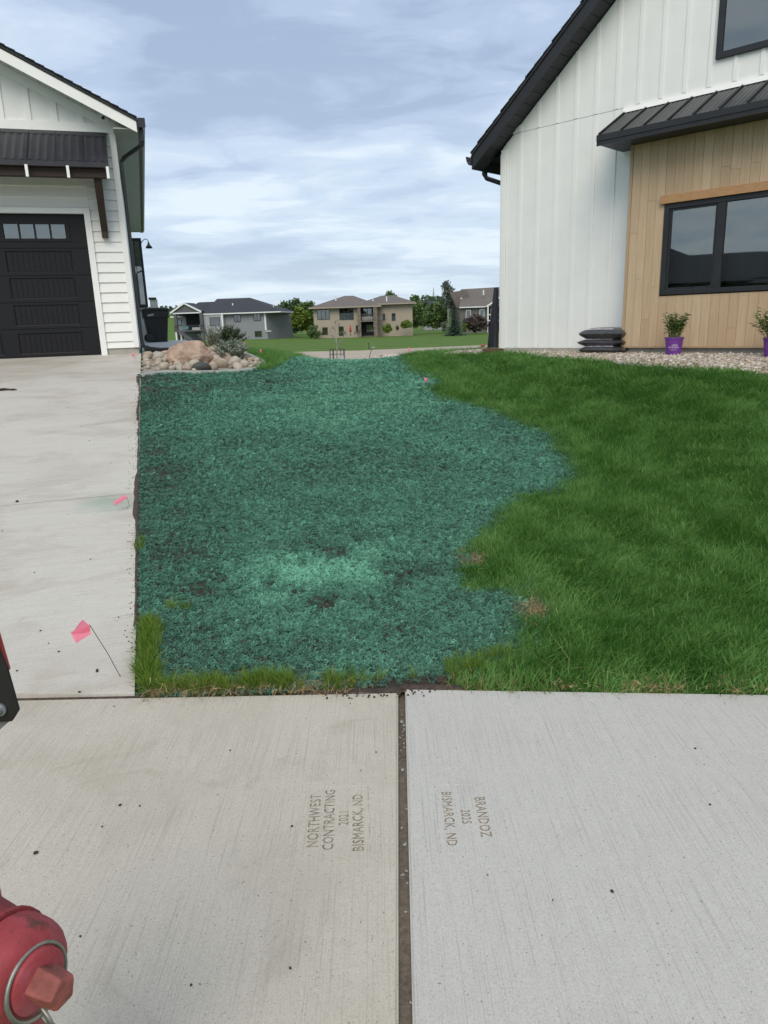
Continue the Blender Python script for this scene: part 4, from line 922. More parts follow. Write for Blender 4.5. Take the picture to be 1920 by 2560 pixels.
# bay window
BW = Rp('bay_window', 'black_trim', lambda b: (b.box(2.735, 2.80, -WQ - .018, -.10, 1.812, 2.925), b.box(4.055, 4.12, -WQ - .018, -.10, 1.812, 2.925), b.box(2.80, 4.055, -WQ - .018, -.10, 1.812, 1.872), b.box(2.80, 4.055, -WQ - .018, -.10, 2.865, 2.925), b.box(3.40, 3.49, -WQ - .016, -.10, 1.872, 2.865)), .004)
Rp('sash', 'black_trim', lambda b: (b.box(2.80, 2.825, -WQ + .0, -WQ + .04, 1.872, 2.865), b.box(3.375, 3.40, -WQ + .0, -WQ + .04, 1.872, 2.865), b.box(2.825, 3.375, -WQ + .0, -WQ + .04, 1.872, 1.90), b.box(2.825, 3.375, -WQ + .0, -WQ + .04, 2.84, 2.865)), 0, BW)
Rp('pane', 'glass', lambda b: b.box(2.825, 3.375, -WQ + .02, -WQ + .024, 1.90, 2.84), 0, BW); Rp('pane', 'glass', lambda b: b.box(3.49, 4.055, -WQ + .02, -WQ + .024, 1.872, 2.865), 0, BW)
Rp('sticker', 'sticker', lambda b: b.box(3.255, 3.335, -WQ + .028, -WQ + .030, 2.30, 2.49), 0, BW)
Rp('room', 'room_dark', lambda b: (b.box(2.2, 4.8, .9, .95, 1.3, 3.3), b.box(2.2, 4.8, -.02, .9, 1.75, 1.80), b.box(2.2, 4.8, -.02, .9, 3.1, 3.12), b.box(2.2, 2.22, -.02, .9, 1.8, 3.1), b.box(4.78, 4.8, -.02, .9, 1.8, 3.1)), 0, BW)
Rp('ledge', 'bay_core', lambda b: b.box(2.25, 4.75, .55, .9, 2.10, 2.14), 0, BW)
me = chunk(77, .28, 3); me.materials.append(MATS['cloth_white']); pb = link('paper_bundle', me, None, (*Rw(3.68, .12), 1.87), (.2, .1, RZ), (.11, .08, .075)); tag(pb, 'crumpled pale wrapping lying inside the bay window', 'wrapping')
# awning on the right house
AR = Rp('awning', 'awning_grey', lambda b: b.prism([(-.02, 4.17), (-.02, 4.13), (-.70, 3.775), (-.70, 3.806)], 1.965, 6.5, 'x'))
Rp('awning_fascia', 'black_trim', lambda b: (b.box(1.967, 6.5, -.725, -.70, 3.682, 3.80), b.box(1.967, 6.5, -.735, -.725, 3.735, 3.806), b.prism([(-.02, 4.168), (-.02, 4.02), (-.70, 3.682), (-.70, 3.80)], 1.955, 1.967, 'x')), 0, AR)
Rp('awning_soffit', 'black_trim', lambda b: b.box(1.97, 6.5, -.70, -.02, 3.70, 3.714), 0, AR)
us_ = 1.985
while us_ < 6.4:
    Rp('standing_seam', 'black_metal', lambda b: b.prism([(-.05, 4.155), (-.715, 3.80), (-.715, 3.832), (-.05, 4.187)], us_ - .007, us_ + .007, 'x'), 0, AR); us_ += .2985
b = MB(); us_ = 2.0
while us_ < 6.4:
    b.add([(us_, -.05, 4.158), (us_ + .025, -.05, 4.164), (us_ + .05, -.05, 4.158), (us_, -.705, 3.807), (us_ + .025, -.705, 3.813), (us_ + .05, -.705, 3.807)], [(0, 1, 4, 3), (1, 2, 5, 4)]); us_ += .0597
b.build('corrugation', MATS['awning_grey'], AR)

# ================================================================== beds, stones and things near the houses
def at(px_, py_, Y):
    d = ix * ((px_ - 960) / 1813.5) - iy * ((py_ - 1280) / 1813.5) + fw
    return Vector((0, 0, 1.6)) + d * (Y / d.y)
# gravel bed along the right house
simple('gravel_base', (0.30, 0.26, 0.21), .95, .3, 40, bmp=.6, bscale=60)
def stonemat(name, stops, inst=True, rough=.8, bs=25):
    m, t, b = newmat(name)
    if inst: a_ = N(t, 'ShaderNodeAttribute'); a_.attribute_type = 'INSTANCER'; a_.attribute_name = 'tint'; f = a_.outputs['Fac']
    else: f = N(t, 'ShaderNodeObjectInfo').outputs['Random']
    c = RAMP(t, f, stops); v = coords(t); n_ = noise(t, v, 2.2 if not inst else 1.5, 6, .65)
    c = MIX(t, M(t, 'MULTIPLY', RAMP(t, n_, [(.35, (0, 0, 0)), (.7, (1, 1, 1))]), .35), c, (.16, .13, .10))
    t.links.new(c, b.inputs['Base Color']); b.inputs['Roughness'].default_value = rough; bump(t, b, noise(t, v, bs, 5, .6), .25, .02); return m
stonemat('gravel_stone', [(0, (.22, .16, .12)), (.25, (.40, .31, .23)), (.5, (.50, .43, .34)), (.75, (.62, .56, .47)), (1, (.80, .76, .68))])
stonemat('river_stone', [(0, (.14, .145, .13)), (.12, (.34, .27, .20)), (.35, (.45, .35, .26)), (.6, (.50, .43, .33)), (.85, (.40, .36, .30)), (1, (.55, .49, .40))], False, .75, 8)
nb = len(BED); bx = [p[0] for p in BED]; by = [p[1] for p in BED]
gx_, gy_ = np.meshgrid(np.arange(1.0, 9.1, .12), np.arange(4.4, 14.3, .12)); okb = inpoly(gx_, gy_, BED) | (dpoly(gx_, gy_, BED) < .1)
idb = -np.ones(gx_.shape, int); q = okb[:-1, :-1] & okb[1:, :-1] & okb[:-1, 1:] & okb[1:, 1:]; idb[okb] = np.arange(okb.sum()); I, J_ = np.nonzero(q)
me = bpy.data.meshes.new('gravel_bed'); me.from_pydata(np.stack([gx_[okb], gy_[okb], gz(gx_[okb], gy_[okb]) + .012], -1).tolist(), [], np.stack([idb[I, J_], idb[I, J_ + 1], idb[I + 1, J_ + 1], idb[I + 1, J_]], -1).tolist()); me.materials.append(MATS['gravel_base'])
tag(link('gravel_bed', me), 'gravel bed along the foot of the right house', None, None, 'structure')
gsrc = []
for i in range(8):
    me = chunk(500 + i, .22, 1); me.materials.append(MATS['gravel_stone'])
    r = random.Random(i)
    for v_ in me.vertices: v_.co.x *= 1.35 + .3 * r.random(); v_.co.z *= .55
    me.polygons.foreach_set('use_smooth', [True] * len(me.polygons)); gsrc.append(me)
n = 60000; x = nrg.uniform(1.05, 7, n); y = nrg.uniform(5.0, 13.8, n); uu = .715 * (x - PX) - .699 * (y - PY); qq = -.699 * (x - PX) - .715 * (y - PY)
k_ = inpoly(x, y, BED) & (x < .6 * y) & ((qq > .0) | (uu < .05)) & ~((uu > bay0 + .05) & (qq < .25)); x, y = x[k_][:17000], y[k_][:17000]; n = len(x); s_ = nrg.uniform(.011, .024, n)
scatter('gravel', np.stack([x, y, gz(x, y) + .016 + nrg.uniform(0, .014, n)], -1), np.stack([nrg.normal(0, .4, n), nrg.normal(0, .4, n), nrg.uniform(0, 6.28, n)], -1), np.repeat(s_[:, None], 3, 1), nrg.integers(0, 8, n), np.clip(nrg.normal(.5, .28, n), 0, 1), gsrc, 'loose tan and white river gravel below the timber bay')
# thin edging strip between gravel and lawn
mb = MB(); bp = BED[1:11]
for i in range(len(bp)):
    x_, y_ = bp[i]; z_ = G(x_, y_)
    d = Vector((bp[min(i + 1, len(bp) - 1)][0] - bp[max(i - 1, 0)][0], bp[min(i + 1, len(bp) - 1)][1] - bp[max(i - 1, 0)][1], 0)).normalized(); nn = Vector((-d.y, d.x, 0)) * .035
    mb.v += [(x_ - nn.x, y_ - nn.y, z_ + .03), (x_ + nn.x, y_ + nn.y, z_ + .03), (x_ - nn.x, y_ - nn.y, z_ - .06), (x_ + nn.x, y_ + nn.y, z_ - .06)]
for i in range(len(bp) - 1): a = i * 4; mb.f += [(a, a + 1, a + 5, a + 4), (a + 2, a, a + 4, a + 6), (a + 1, a + 3, a + 7, a + 5)]; mb.mi += [0] * 3
tag(mb.build('bed_edging', MATS['kerb_concrete']), 'thin grey edging between the lawn and the gravel bed', 'edging')

# stone bed on the left: concrete edging, river stones, boulder, shrubs
EDG = [(-3.47, 10.65), (-3.25, 10.97), (-2.84, 11.07), (-2.45, 11.25), (-2.06, 11.56), (-1.84, 11.94), (-1.92, 12.28), (-2.14, 12.62), (-2.38, 13.1), (-2.3, 13.7), (-2.75, 14.8), (-3.4, 16.2)]
def spline(pts, k=6):
    o = []
    for i in range(len(pts) - 1):
        p0, p1, p2, p3 = [Vector((*pts[max(0, min(len(pts) - 1, i + j))], 0)) for j in (-1, 0, 1, 2)]
        for s in range(k):
            t_ = s / k; o.append(.5 * ((2 * p1) + (p2 - p0) * t_ + (2 * p0 - 5 * p1 + 4 * p2 - p3) * t_ ** 2 + (3 * p1 - p0 - 3 * p2 + p3) * t_ ** 3))
    o.append(Vector((*pts[-1], 0))); return o
ep = spline(EDG, 6); mb = MB()
for i, p in enumerate(ep):
    d = (ep[min(i + 1, len(ep) - 1)] - ep[max(i - 1, 0)]).normalized(); nn = Vector((-d.y, d.x, 0)); z_ = G(p.x, p.y)
    for o_, h_ in ((-.065, -.08), (-.058, .018), (-.035, .034), (.03, .036), (.052, .022), (.06, -.08)): q_ = p + nn * o_; mb.v.append((q_.x, q_.y, z_ + h_))
for i in range(len(ep) - 1):
    for k in range(5): a = i * 6 + k; mb.f.append((a, a + 6, a + 7, a + 1)); mb.mi.append(0)
tag(mb.build('concrete_edging', MATS['kerb_concrete'], smooth=True), 'curved concrete edging around the river stone bed', 'edging')
SB = EDG + [(-4.6, 17), (-3.75, 14.4), (-3.6, 13.0), (-3.45, 12.75), (-3.95, 12.3), (-3.62, 11.1)]
sbx, sby = np.meshgrid(np.arange(-4.7, -1.7, .09), np.arange(10.5, 17.1, .09)); okb = inpoly(sbx, sby, SB); idb = -np.ones(sbx.shape, int); idb[okb] = np.arange(okb.sum()); q = okb[:-1, :-1] & okb[1:, :-1] & okb[:-1, 1:] & okb[1:, 1:]; I, J_ = np.nonzero(q)
me = bpy.data.meshes.new('stone_bed'); me.from_pydata(np.stack([sbx[okb], sby[okb], gz(sbx[okb], sby[okb]) + .02], -1).tolist(), [], np.stack([idb[I, J_], idb[I, J_ + 1], idb[I + 1, J_ + 1], idb[I + 1, J_]], -1).tolist()); me.materials.append(MATS['gravel_base'])
STB = tag(link('stone_bed', me), 'bed of rounded river stones beside the driveway', None, None, 'structure')
rsrc = []
for i in range(9):
    bm = bmesh.new(); bmesh.ops.create_icosphere(bm, subdivisions=2, radius=1.0); r = random.Random(60 + i); ax = [r.uniform(.8, 1.4), r.uniform(.75, 1.1), r.uniform(.55, .8)]; of = r.uniform(0, 50)
    for v_ in bm.verts:
        k_ = 1 + .35 * (float(vn(v_.co.x + of, v_.co.y + v_.co.z, 1.3)) - .5) + .18 * (float(vn(v_.co.z + of, v_.co.x - v_.co.y, 2.6)) - .5); v_.co = Vector((v_.co.x * ax[0], v_.co.y * ax[1], v_.co.z * ax[2])) * k_
    me = bpy.data.meshes.new('stone'); bm.to_mesh(me); bm.free(); me.materials.append(MATS['river_stone']); me.polygons.foreach_set('use_smooth', [True] * len(me.polygons)); rsrc.append(me)
placed = []; tries = 0
while len(placed) < 270 and tries < 9000:
    tries += 1; x_ = rnd.uniform(-4.0, -1.8); y_ = rnd.uniform(10.6, 13.9); r_ = rnd.choice([.03, .04, .05, .06, .075, .09, .11])
    if not bool(inpoly(np.array(x_), np.array(y_), SB)) or float(dpoly(np.array(x_), np.array(y_), EDG[:11])) < r_ * .9 + .04: continue
    if x_ + 1.14 + (y_ - 2.93) * .3005 < r_ + .03: continue
    if any((x_ - a) ** 2 + (y_ - b_) ** 2 < ((r_ + c_) * .72) ** 2 for a, b_, c_ in placed): continue
    if y_ > 12.6 and rnd.random() < .3: continue
    placed.append((x_, y_, r_)); o = link('stone', rnd.choice(rsrc), STB, (x_, y_, G(x_, y_) + .02 + r_ * .38), (rnd.gauss(0, .25), rnd.gauss(0, .25), rnd.uniform(0, 6.28)), (r_, r_, r_))
ds = bpy.data.materials.new('dark_stone'); simple('dark_stone', (.055, .062, .05), .6, .25, 12, bmp=.3)
me = rsrc[2].copy(); me.materials.clear(); me.materials.append(MATS['dark_stone'])
p = at(504, 925, 11.25); link('stone', me, STB, (p.x, p.y, G(p.x, p.y) + .07), (0, 0, .3), (.105, .09, .10))['label'] = 'dark green grey stone at the front of the bed'
# boulder
m, t, b = newmat('boulder'); v = coords(t); n_ = noise(t, v, 2.2, 8, .65, .5); n2_ = noise(t, v, 9, 6, .7)
c = RAMP(t, n_, [(.3, (.26, .16, .11)), (.5, (.44, .31, .225)), (.7, (.58, .46, .36))]); c = MIX(t, M(t, 'MULTIPLY', RAMP(t, n2_, [(.55, (0, 0, 0)), (.75, (1, 1, 1))]), .5), c, (.66, .56, .46)); t.links.new(c, b.inputs['Base Color']); b.inputs['Roughness'].default_value = .9; bump(t, b, M(t, 'ADD', n_, M(t, 'MULTIPLY', n2_, .6)), .9, .06)
bm = bmesh.new(); bmesh.ops.create_icosphere(bm, subdivisions=5, radius=1.0); r = random.Random(5)
cutp = [(Vector((r.gauss(0, 1), r.gauss(0, 1), r.gauss(0, .8))).normalized(), r.uniform(.66, .93)) for _ in range(26)] + [(Vector((.75, -.45, .5)).normalized(), .70), (Vector((-.5, -.5, .72)).normalized(), .72), (Vector((.2, -.95, .1)).normalized(), .74), (Vector((0.1, .1, 1)).normalized(), .82)]
for v_ in bm.verts:
    c0 = v_.co.copy()
    for n__, d_ in cutp:
        e = c0.dot(n__) - d_
        if e > 0: c0 -= n__ * e * .985
    c0 *= 1 + .16 * (float(fbm(c0.x * 2 + 5, c0.y * 2 + c0.z * 3, 1.6, 5)) - .5) + .05 * (float(vn(c0.x * 7 + c0.z * 5, c0.y * 7 - c0.z * 4, 1)) - .5)
    v_.co = Vector((c0.x * .41, c0.y * .32, c0.z * .29))
me = bpy.data.meshes.new('boulder'); bm.to_mesh(me); bm.free(); me.materials.append(MATS['boulder'])
bo = link('boulder', me, None, (-3.00, 11.86, G(-3.0, 11.86) + .13), (0, .10, .1)); tag(bo, 'large pinkish tan boulder on the river stones', 'boulder')
# shrubs
leafmat('leaf_silver', (.17, .22, .15), (.56, .61, .50), .3, False); leafmat('leaf_dark', (.010, .028, .008), (.045, .085, .02), .3, False); leafmat('leaf_pot', (.06, .13, .025), (.22, .33, .09), .35, False)
leafmat('leaf_mid', (.06, .12, .035), (.18, .26, .085), .3, False); leafmat('leaf_bright', (.10, .17, .025), (.26, .34, .06), .3, False); leafmat('leaf_spruce', (.028, .058, .036), (.085, .14, .085), .15, False); leafmat('leaf_wood', (.05, .085, .05), (.10, .15, .08), .2, False); leafmat('leaf_dark2', (.035, .068, .028), (.11, .16, .062), .2, False); leafmat('leaf_purple', (.06, .045, .04), (.17, .13, .11), .2, False); leafmat('leaf_grey', (.10, .13, .10), (.24, .27, .22), .3, False)
simple('stem', (.13, .10, .06), .8, .3, 20); simple('stem_green', (.15, .17, .06), .7, .3, 20); simple('bark', (.10, .085, .07), .9, .3, 20); simple('bark_pale', (.34, .32, .29), .9, .25, 10)
def leaf(mb, p, d, L_, W_, fold=.25):
    d = d.normalized(); s = d.cross(Vector((0, 0, 1)));
    if s.length < 1e-3: s = Vector((1, 0, 0))
    s.normalize(); u_ = s.cross(d) * fold * W_
    mb.add([p, p + d * L_ * .45 + s * W_ * .5 + u_, p + d * L_, p + d * L_ * .45 - s * W_ * .5 + u_, ], [(0, 1, 2), (0, 2, 3)])
def stem_shrub(name, label, base, nstem, h, spread, leafn, leafL, leafW, matn, stemmat='stem', seed=1, rz=0):
    r = random.Random(seed); t_ = thing(name, label, 'shrub', base); sm = MB(); lm = MB()
    for _ in range(nstem):
        a = r.uniform(0, 6.28); sp = spread * r.random() ** .6; hh = h * r.uniform(.6, 1.05) * (1 - .35 * (sp / spread) ** 2); tip = Vector((math.cos(a) * sp, math.sin(a) * sp, hh)); b0 = Vector((math.cos(a) * sp * .2, math.sin(a) * sp * .2, -.02)); mid = b0.lerp(tip, .5) + Vector((0, 0, hh * .12))
        sm.tube([b0, mid, tip], [.006, .004, .002], 4, False)
        for k in range(leafn):
            f_ = .25 + .75 * k / leafn; p = (b0.lerp(mid, f_ * 2) if f_ < .5 else mid.lerp(tip, f_ * 2 - 1)); aa = k * 2.4 + r.random(); dd = Vector((math.cos(aa), math.sin(aa), r.uniform(.1, .9))); leaf(lm, p, dd, leafL * r.uniform(.6, 1.2), leafW * r.uniform(.7, 1.2))
    sm.build('stems', MATS[stemmat], t_); lm.build('foliage', MATS[matn], t_); return t_
stem_shrub('shrub', 'silver leaved shrub growing behind the boulder', (-2.45, 12.25, G(-2.45, 12.25)), 90, .37, .34, 18, .065, .026, 'leaf_silver', seed=3)
stem_shrub('shrub', 'small silver leaved shrub at the back of the stone bed', (-3.05, 13.6, G(-3.05, 13.6)), 40, .50, .25, 14, .055, .020, 'leaf_silver', seed=4)
stem_shrub('shrub', 'dark green bush behind the silver shrub', (-2.90, 14.4, G(-2.9, 14.4)), 110, .50, .42, 20, .06, .03, 'leaf_dark2', seed=5)
# wheeled bin
BN = thing('wheeled_bin', 'black wheeled bin with closed lid beside the white garage', 'bin', (*Lw(1.10, 10.9), 1.186), R(17.34 + 4))
def bin_body(b):
    pr_ = [(.0, .27, .24), (.10, .28, .25), (.72, .345, .33), (.735, .375, .36), (.86, .375, .36), (.93, .385, .365)]; o = len(b.v)
    for z_, hx_, hy_ in pr_:
        for k in range(4):
            for j in range(4):
                a = math.pi / 2 * k + math.pi / 6 * j + math.pi; cx_ = (hx_ - .06) * (1 if math.cos(math.pi / 2 * k + math.pi / 4 + math.pi) > 0 else -1); cy_ = (hy_ - .06) * (1 if math.sin(math.pi / 2 * k + math.pi / 4 + math.pi) > 0 else -1)
                b.v.append((cx_ + .06 * math.cos(a), cy_ + .06 * math.sin(a), z_))
    n_ = 16
    for i in range(len(pr_) - 1):
        for k in range(n_): b.f.append((o + i * n_ + k, o + i * n_ + (k + 1) % n_, o + (i + 1) * n_ + (k + 1) % n_, o + (i + 1) * n_ + k)); b.mi.append(0)
    b.f.append(tuple(o + (len(pr_) - 1) * n_ + k for k in range(n_))); b.mi.append(0)
b = MB(); bin_body(b); smoothed(b.build('body', MATS['plastic_black'], BN))
b = MB(); b.prism([(-.40, .935), (.40, .935), (.40, .97), (.25, 1.015), (-.25, 1.02), (-.40, .985)], -.385, .385); lid = b.build('lid', MATS['plastic_black'], BN, False, .02)
MB().tube([(-.44, -.22, .96), (-.46, -.22, .93), (-.46, .22, .93), (-.44, .22, .96)], .016, 8).build('handle', MATS['plastic_black'], BN, True)
for s in (-1, 1):
    wl_ = MB(); wl_.tube([(-.25, s * .31 - .03, .13), (-.25, s * .31 + .03, .13)], .13, 20); w_ = wl_.build('wheel', MATS['plastic_black'], BN, False, .012)
    hb = MB(); hb.tube([(-.25, s * .31 - .036, .13), (-.25, s * .31 + .036, .13)], .05, 12); hb.build('hub', MATS['plastic_black'], w_)
simple('badge', (.35, .36, .37), .5, .2, 60)
b = MB(); b.box(-.13, .05, -.366, -.3655, .80, .85); bd = b.build('emblem', MATS['badge'], BN); bd.rotation_euler = (0, -.15, 0)
b = MB(); b.tube([(-.44, -.16, .985), (-.40, -.16, .985)], .025, 8); simple('orange_plastic', (.5, .22, .03), .5); b.build('latch', MATS['orange_plastic'], BN)

# pink marker flags
m, t, b = newmat('flag_pink'); b.inputs['Base Color'].default_value = (1.0, .27, .37, 1); b.inputs['Roughness'].default_value = .6
tr_ = N(t, 'ShaderNodeBsdfTranslucent'); tr_.inputs[0].default_value = (1.0, .34, .45, 1); mx_ = N(t, 'ShaderNodeMixShader'); mx_.inputs[0].default_value = .45; t.links.new(b.outputs[0], mx_.inputs[1]); t.links.new(tr_.outputs[0], mx_.inputs[2]); t.links.new(mx_.outputs[0], t.nodes['Material Output'].inputs[0])
simple('wire', (.02, .02, .02), .5)
def flag(base, top, corners, label, wr=.0013, sub=6, curl=.012, wcol='wire', seed=0):
    base = Vector(base); t_ = thing('marker_flag', label, 'flag', base, 0, 'pink marker flags along the lot line'); top = Vector(top)
    MB().tube([Vector((0, 0, -.03)), (top - base) * .5, top - base], wr, 5).build('wire', MATS[wcol], t_)
    A_, B_, C_, D_ = [Vector(c_) - base for c_ in corners]; mb = MB(); nrm = (B_ - A_).cross(D_ - A_).normalized(); r = random.Random(seed); ph = r.uniform(0, 6)
    for i in range(sub + 1):
        for j in range(sub + 1):
            f_, g_ = i / sub, j / sub; p = (A_ * (1 - f_) + B_ * f_) * (1 - g_) + (D_ * (1 - f_) + C_ * f_) * g_; mb.v.append(tuple(p + nrm * curl * (math.sin(f_ * 4.2 + ph + g_ * 1.5) + .5 * math.sin(g_ * 5 + ph))))
    for i in range(sub):
        for j in range(sub): a = i * (sub + 1) + j; mb.f.append((a, a + 1, a + sub + 2, a + sub + 1)); mb.mi.append(0)
    mb.build('flag', MATS['flag_pink'], t_, True); return t_
Y = 3.0
flag((-1.245, 3.10, .02), at(224, 1562, Y), [at(224, 1566, Y), at(227, 1585, Y), at(191, 1606, Y - .03), at(176, 1581, Y - .03)], 'pink marker flag on a leaning wire at the near driveway corner', .0016, 7, .006, seed=2)
# upper folded corner belongs to the same flag
b = MB(); q_ = [at(198, 1558, Y - .02), at(207, 1549, Y - .01), at(226, 1566, Y), at(222, 1580, Y), at(180, 1584, Y - .028)]; fl = [o for o in COL.objects if o.name.startswith('marker_flag')][-1]
b.add([v_ - Vector((-1.245, 3.10, .02)) for v_ in q_], [(0, 1, 2, 3, 4)]); b.build('flag_fold', MATS['flag_pink'], fl)
Y = 5.25
flag((-1.94, 5.39, .28), at(317, 1242, Y), [at(312, 1236, Y), at(319, 1244, Y), at(289, 1264, Y - .05), at(283, 1255, Y - .05)], 'pink marker flag lying low over the middle of the driveway edge', .0014, 6, .003, seed=3)
flag((-3.80, 11.6, 1.06), at(335, 882, 12.2), [at(331, 881, 12.2), at(336, 884, 12.2), at(336, 892, 12.2), at(328, 890, 12.15)], 'tiny pink marker flag in front of the garage corner footing', .002, 4, .004, 'steel', seed=4)
flag((-2.02, 12.75, 1.02), at(655, 873, 12.8), [at(650, 873, 12.8), at(656, 874, 12.8), at(656, 884, 12.8), at(649, 880, 12.75)], 'pink marker flag on the grass at the tip of the stone bed', .002, 4, .004, seed=5)
for (px_, py_, Y, lab, s) in ((613, 859, 20, 'pink marker flag, middle one of three behind the stone bed', 6), (598, 852, 24, 'pink marker flag, farthest left of three behind the stone bed', 7)):
    b_ = at(px_, py_ + 10, Y); b_.z = G(b_.x, b_.y); k_ = Y / 1813.5
    flag(b_, at(px_ + 2, py_ - 3, Y), [at(px_ - 3, py_ - 4, Y), at(px_ + 3, py_ - 3, Y), at(px_ + 3, py_ + 4, Y), at(px_ - 2, py_ + 3, Y)], lab, .003, 4, .006, seed=s)
flag((.63, 9.96, G(.63, 9.96)), at(1066, 945, 9.9), [at(1060, 944, 9.9), at(1069, 945, 9.9), at(1067, 956, 9.9), at(1062, 955, 9.85)], 'pink marker flag at the right edge of the teal patch', .002, 4, .004, seed=8)
for (px_, py_, w_, h_, lab, s) in ((1023, 876, 4, 14, 'upright pink marker flag far off on the tan path', 9), (1029, 887, 8, 5, 'flattened pink marker flag far off on the tan path', 10)):
    Y = 52.0; b_ = at(px_, py_ + h_ / 2 + 5, Y); b_.z = G(b_.x, b_.y)
    flag(b_, at(px_ + 1, py_ - h_ / 2, Y), [at(px_ - w_ / 2, py_ - h_ / 2, Y), at(px_ + w_ / 2, py_ - h_ / 2, Y), at(px_ + w_ / 2, py_ + h_ / 2, Y), at(px_ - w_ / 2, py_ + h_ / 2, Y)], lab, .006, 4, .01, seed=s)

# purple nursery pots
simple('pot_purple', (.155, .040, .27), .55, .15, 10); simple('print_white', (.75, .70, .78), .6, .02)
def pot(base, rz, label, seed, wide, tall, lean):
    t_ = thing('potted_shrub', label, 'potted plant', base, rz)
    b = MB(); b.lathe([(.085, 0), (.087, .015), (.108, .215), (.116, .216), (.117, .235), (.110, .235), (.108, .20), (.02, .20)], 28); smoothed(b.build('pot', MATS['pot_purple'], t_), 30)
    b = MB(); b.lathe([(.106, .196), (.05, .205), (.01, .207)], 20); b.build('soil', MATS['soil'], t_, True)
    def wrap(body, size, z_, off, sp=1.0):
        me = textmesh(body, size, 0, 'CENTER', size * .02, sp)
        for v_ in me.vertices:
            zz = z_ + v_.co.y; rr = .0875 + (.108 - .0875) * (zz - .015) / .2 + .0012; a = (v_.co.x + off) / rr; v_.co = Vector((rr * math.sin(a), -rr * math.cos(a), zz))
        me.materials.clear(); me.materials.append(MATS['print_white']); link('lettering', me, t_)
    wrap('FIRST', .024, .138, .006, 1.25); wrap('EDITIONS', .024, .112, -.006, 1.25); wrap('SHRUBS & TREES', .0095, .083, -.008, 1.1)
    r = random.Random(seed); sm = MB(); lm = MB()
    for _ in range(36):
        a = r.uniform(0, 6.28); b0 = Vector((math.cos(a), math.sin(a), 0)) * r.uniform(0, .07) + Vector((0, 0, .2)); sp = wide * r.uniform(.2, 1); tip = Vector((math.cos(a) * sp + lean * r.random(), math.sin(a) * sp * .8, .2 + tall * r.uniform(.45, 1)))
        mid = b0.lerp(tip, .55) + Vector((0, 0, .03)); sm.tube([b0, mid, tip], [.004, .003, .0015], 4, False)
        for k in range(11):
            f_ = .35 + .65 * k / 11; p = b0.lerp(mid, f_ / .55) if f_ < .55 else mid.lerp(tip, (f_ - .55) / .45); aa = r.uniform(0, 6.28); leaf(lm, p, Vector((math.cos(aa), math.sin(aa), r.uniform(-.4, .7))), r.uniform(.045, .08), r.uniform(.022, .04))
    sm.build('stems', MATS['stem_green'], t_); lm.build('foliage', MATS['leaf_pot'], t_); return t_
pot((3.75, 9.42, G(3.75, 9.42) + .012), R(-20), 'purple nursery pot with a bushy green shrub below the bay window', 11, .16, .34, .02)
pot((4.54, 8.52, G(4.54, 8.52) + .012), R(10), 'purple nursery pot with a loose spreading shrub at the right edge', 12, .24, .38, -.12)

# mulch bags
simple('bag_plastic', (.045, .046, .047), .30, .35, 14, bmp=1.0, bscale=9, spec=.7)
def bag(u_, q_, z_, L_, D_, H_, label, seed, skew):
    t_ = thing('mulch_bag', label, 'bag', (*Rw(u_, q_), z_), RZ + skew, 'black mulch bags stacked by the timber bay'); b = MB(); NX, NY = 26, 16; r = random.Random(seed); of = r.uniform(0, 50)
    def prof(f_, g_):
        ex_ = max(0, 1 - abs(2 * f_ - 1) ** 3.2); ey_ = max(0, 1 - abs(2 * g_ - 1) ** 2.6); return ex_ ** .55 * ey_ ** .55
    for s in (1, -1):
        for i in range(NX + 1):
            for j in range(NY + 1):
                f_, g_ = i / NX, j / NY; h_ = prof(f_, g_); nz = .12 * (float(fbm(f_ * 5 + of, g_ * 4 + s, 1.2, 3)) - .5)
                b.v.append((L_ * (f_ - .5), -D_ * (g_ - .5), H_ * .5 + (H_ * .5 * h_ * (1 + nz * 1.5) if s > 0 else -H_ * .5 * min(1, h_ * 1.3)) + .01 * (1 - h_) * (float(vn(f_ * 9 + of, g_ * 3, 1)) - .5)))
    n_ = (NX + 1) * (NY + 1)
    for i in range(NX):
        for j in range(NY):
            a = i * (NY + 1) + j; b.f.append((a, a + 1, a + NY + 2, a + NY + 1)); a += n_; b.f.append((a, a + NY + 1, a + NY + 2, a + 1)); b.mi += [0, 0]
    b.build('bag', MATS['bag_plastic'], t_, True)
    me = textmesh('YEAR LONG COLOR!', .042, 0, 'CENTER', .001, 1.05)
    for v_ in me.vertices:
        f_ = (v_.co.x - .02) / L_ + .5; g_ = .90 - v_.co.y / D_ * .8; h_ = prof(f_, g_); v_.co = Vector((L_ * (f_ - .5), -D_ * (g_ - .5), H_ * .5 + H_ * .5 * h_ * 1.07 + .008))
    me.materials.clear(); me.materials.append(MATS['print_white']); link('lettering', me, t_); return t_
zb = 1.05
bag(1.98, .24, zb, .68, .42, .125, 'black plastic mulch bag, bottom of the stack of three', 1, .0); bag(1.95, .22, zb + .105, .70, .40, .115, 'black plastic mulch bag, middle of the stack of three', 2, .02); bag(1.96, .22, zb + .20, .68, .40, .165, 'black plastic mulch bag, top of the stack of three', 3, -.02)

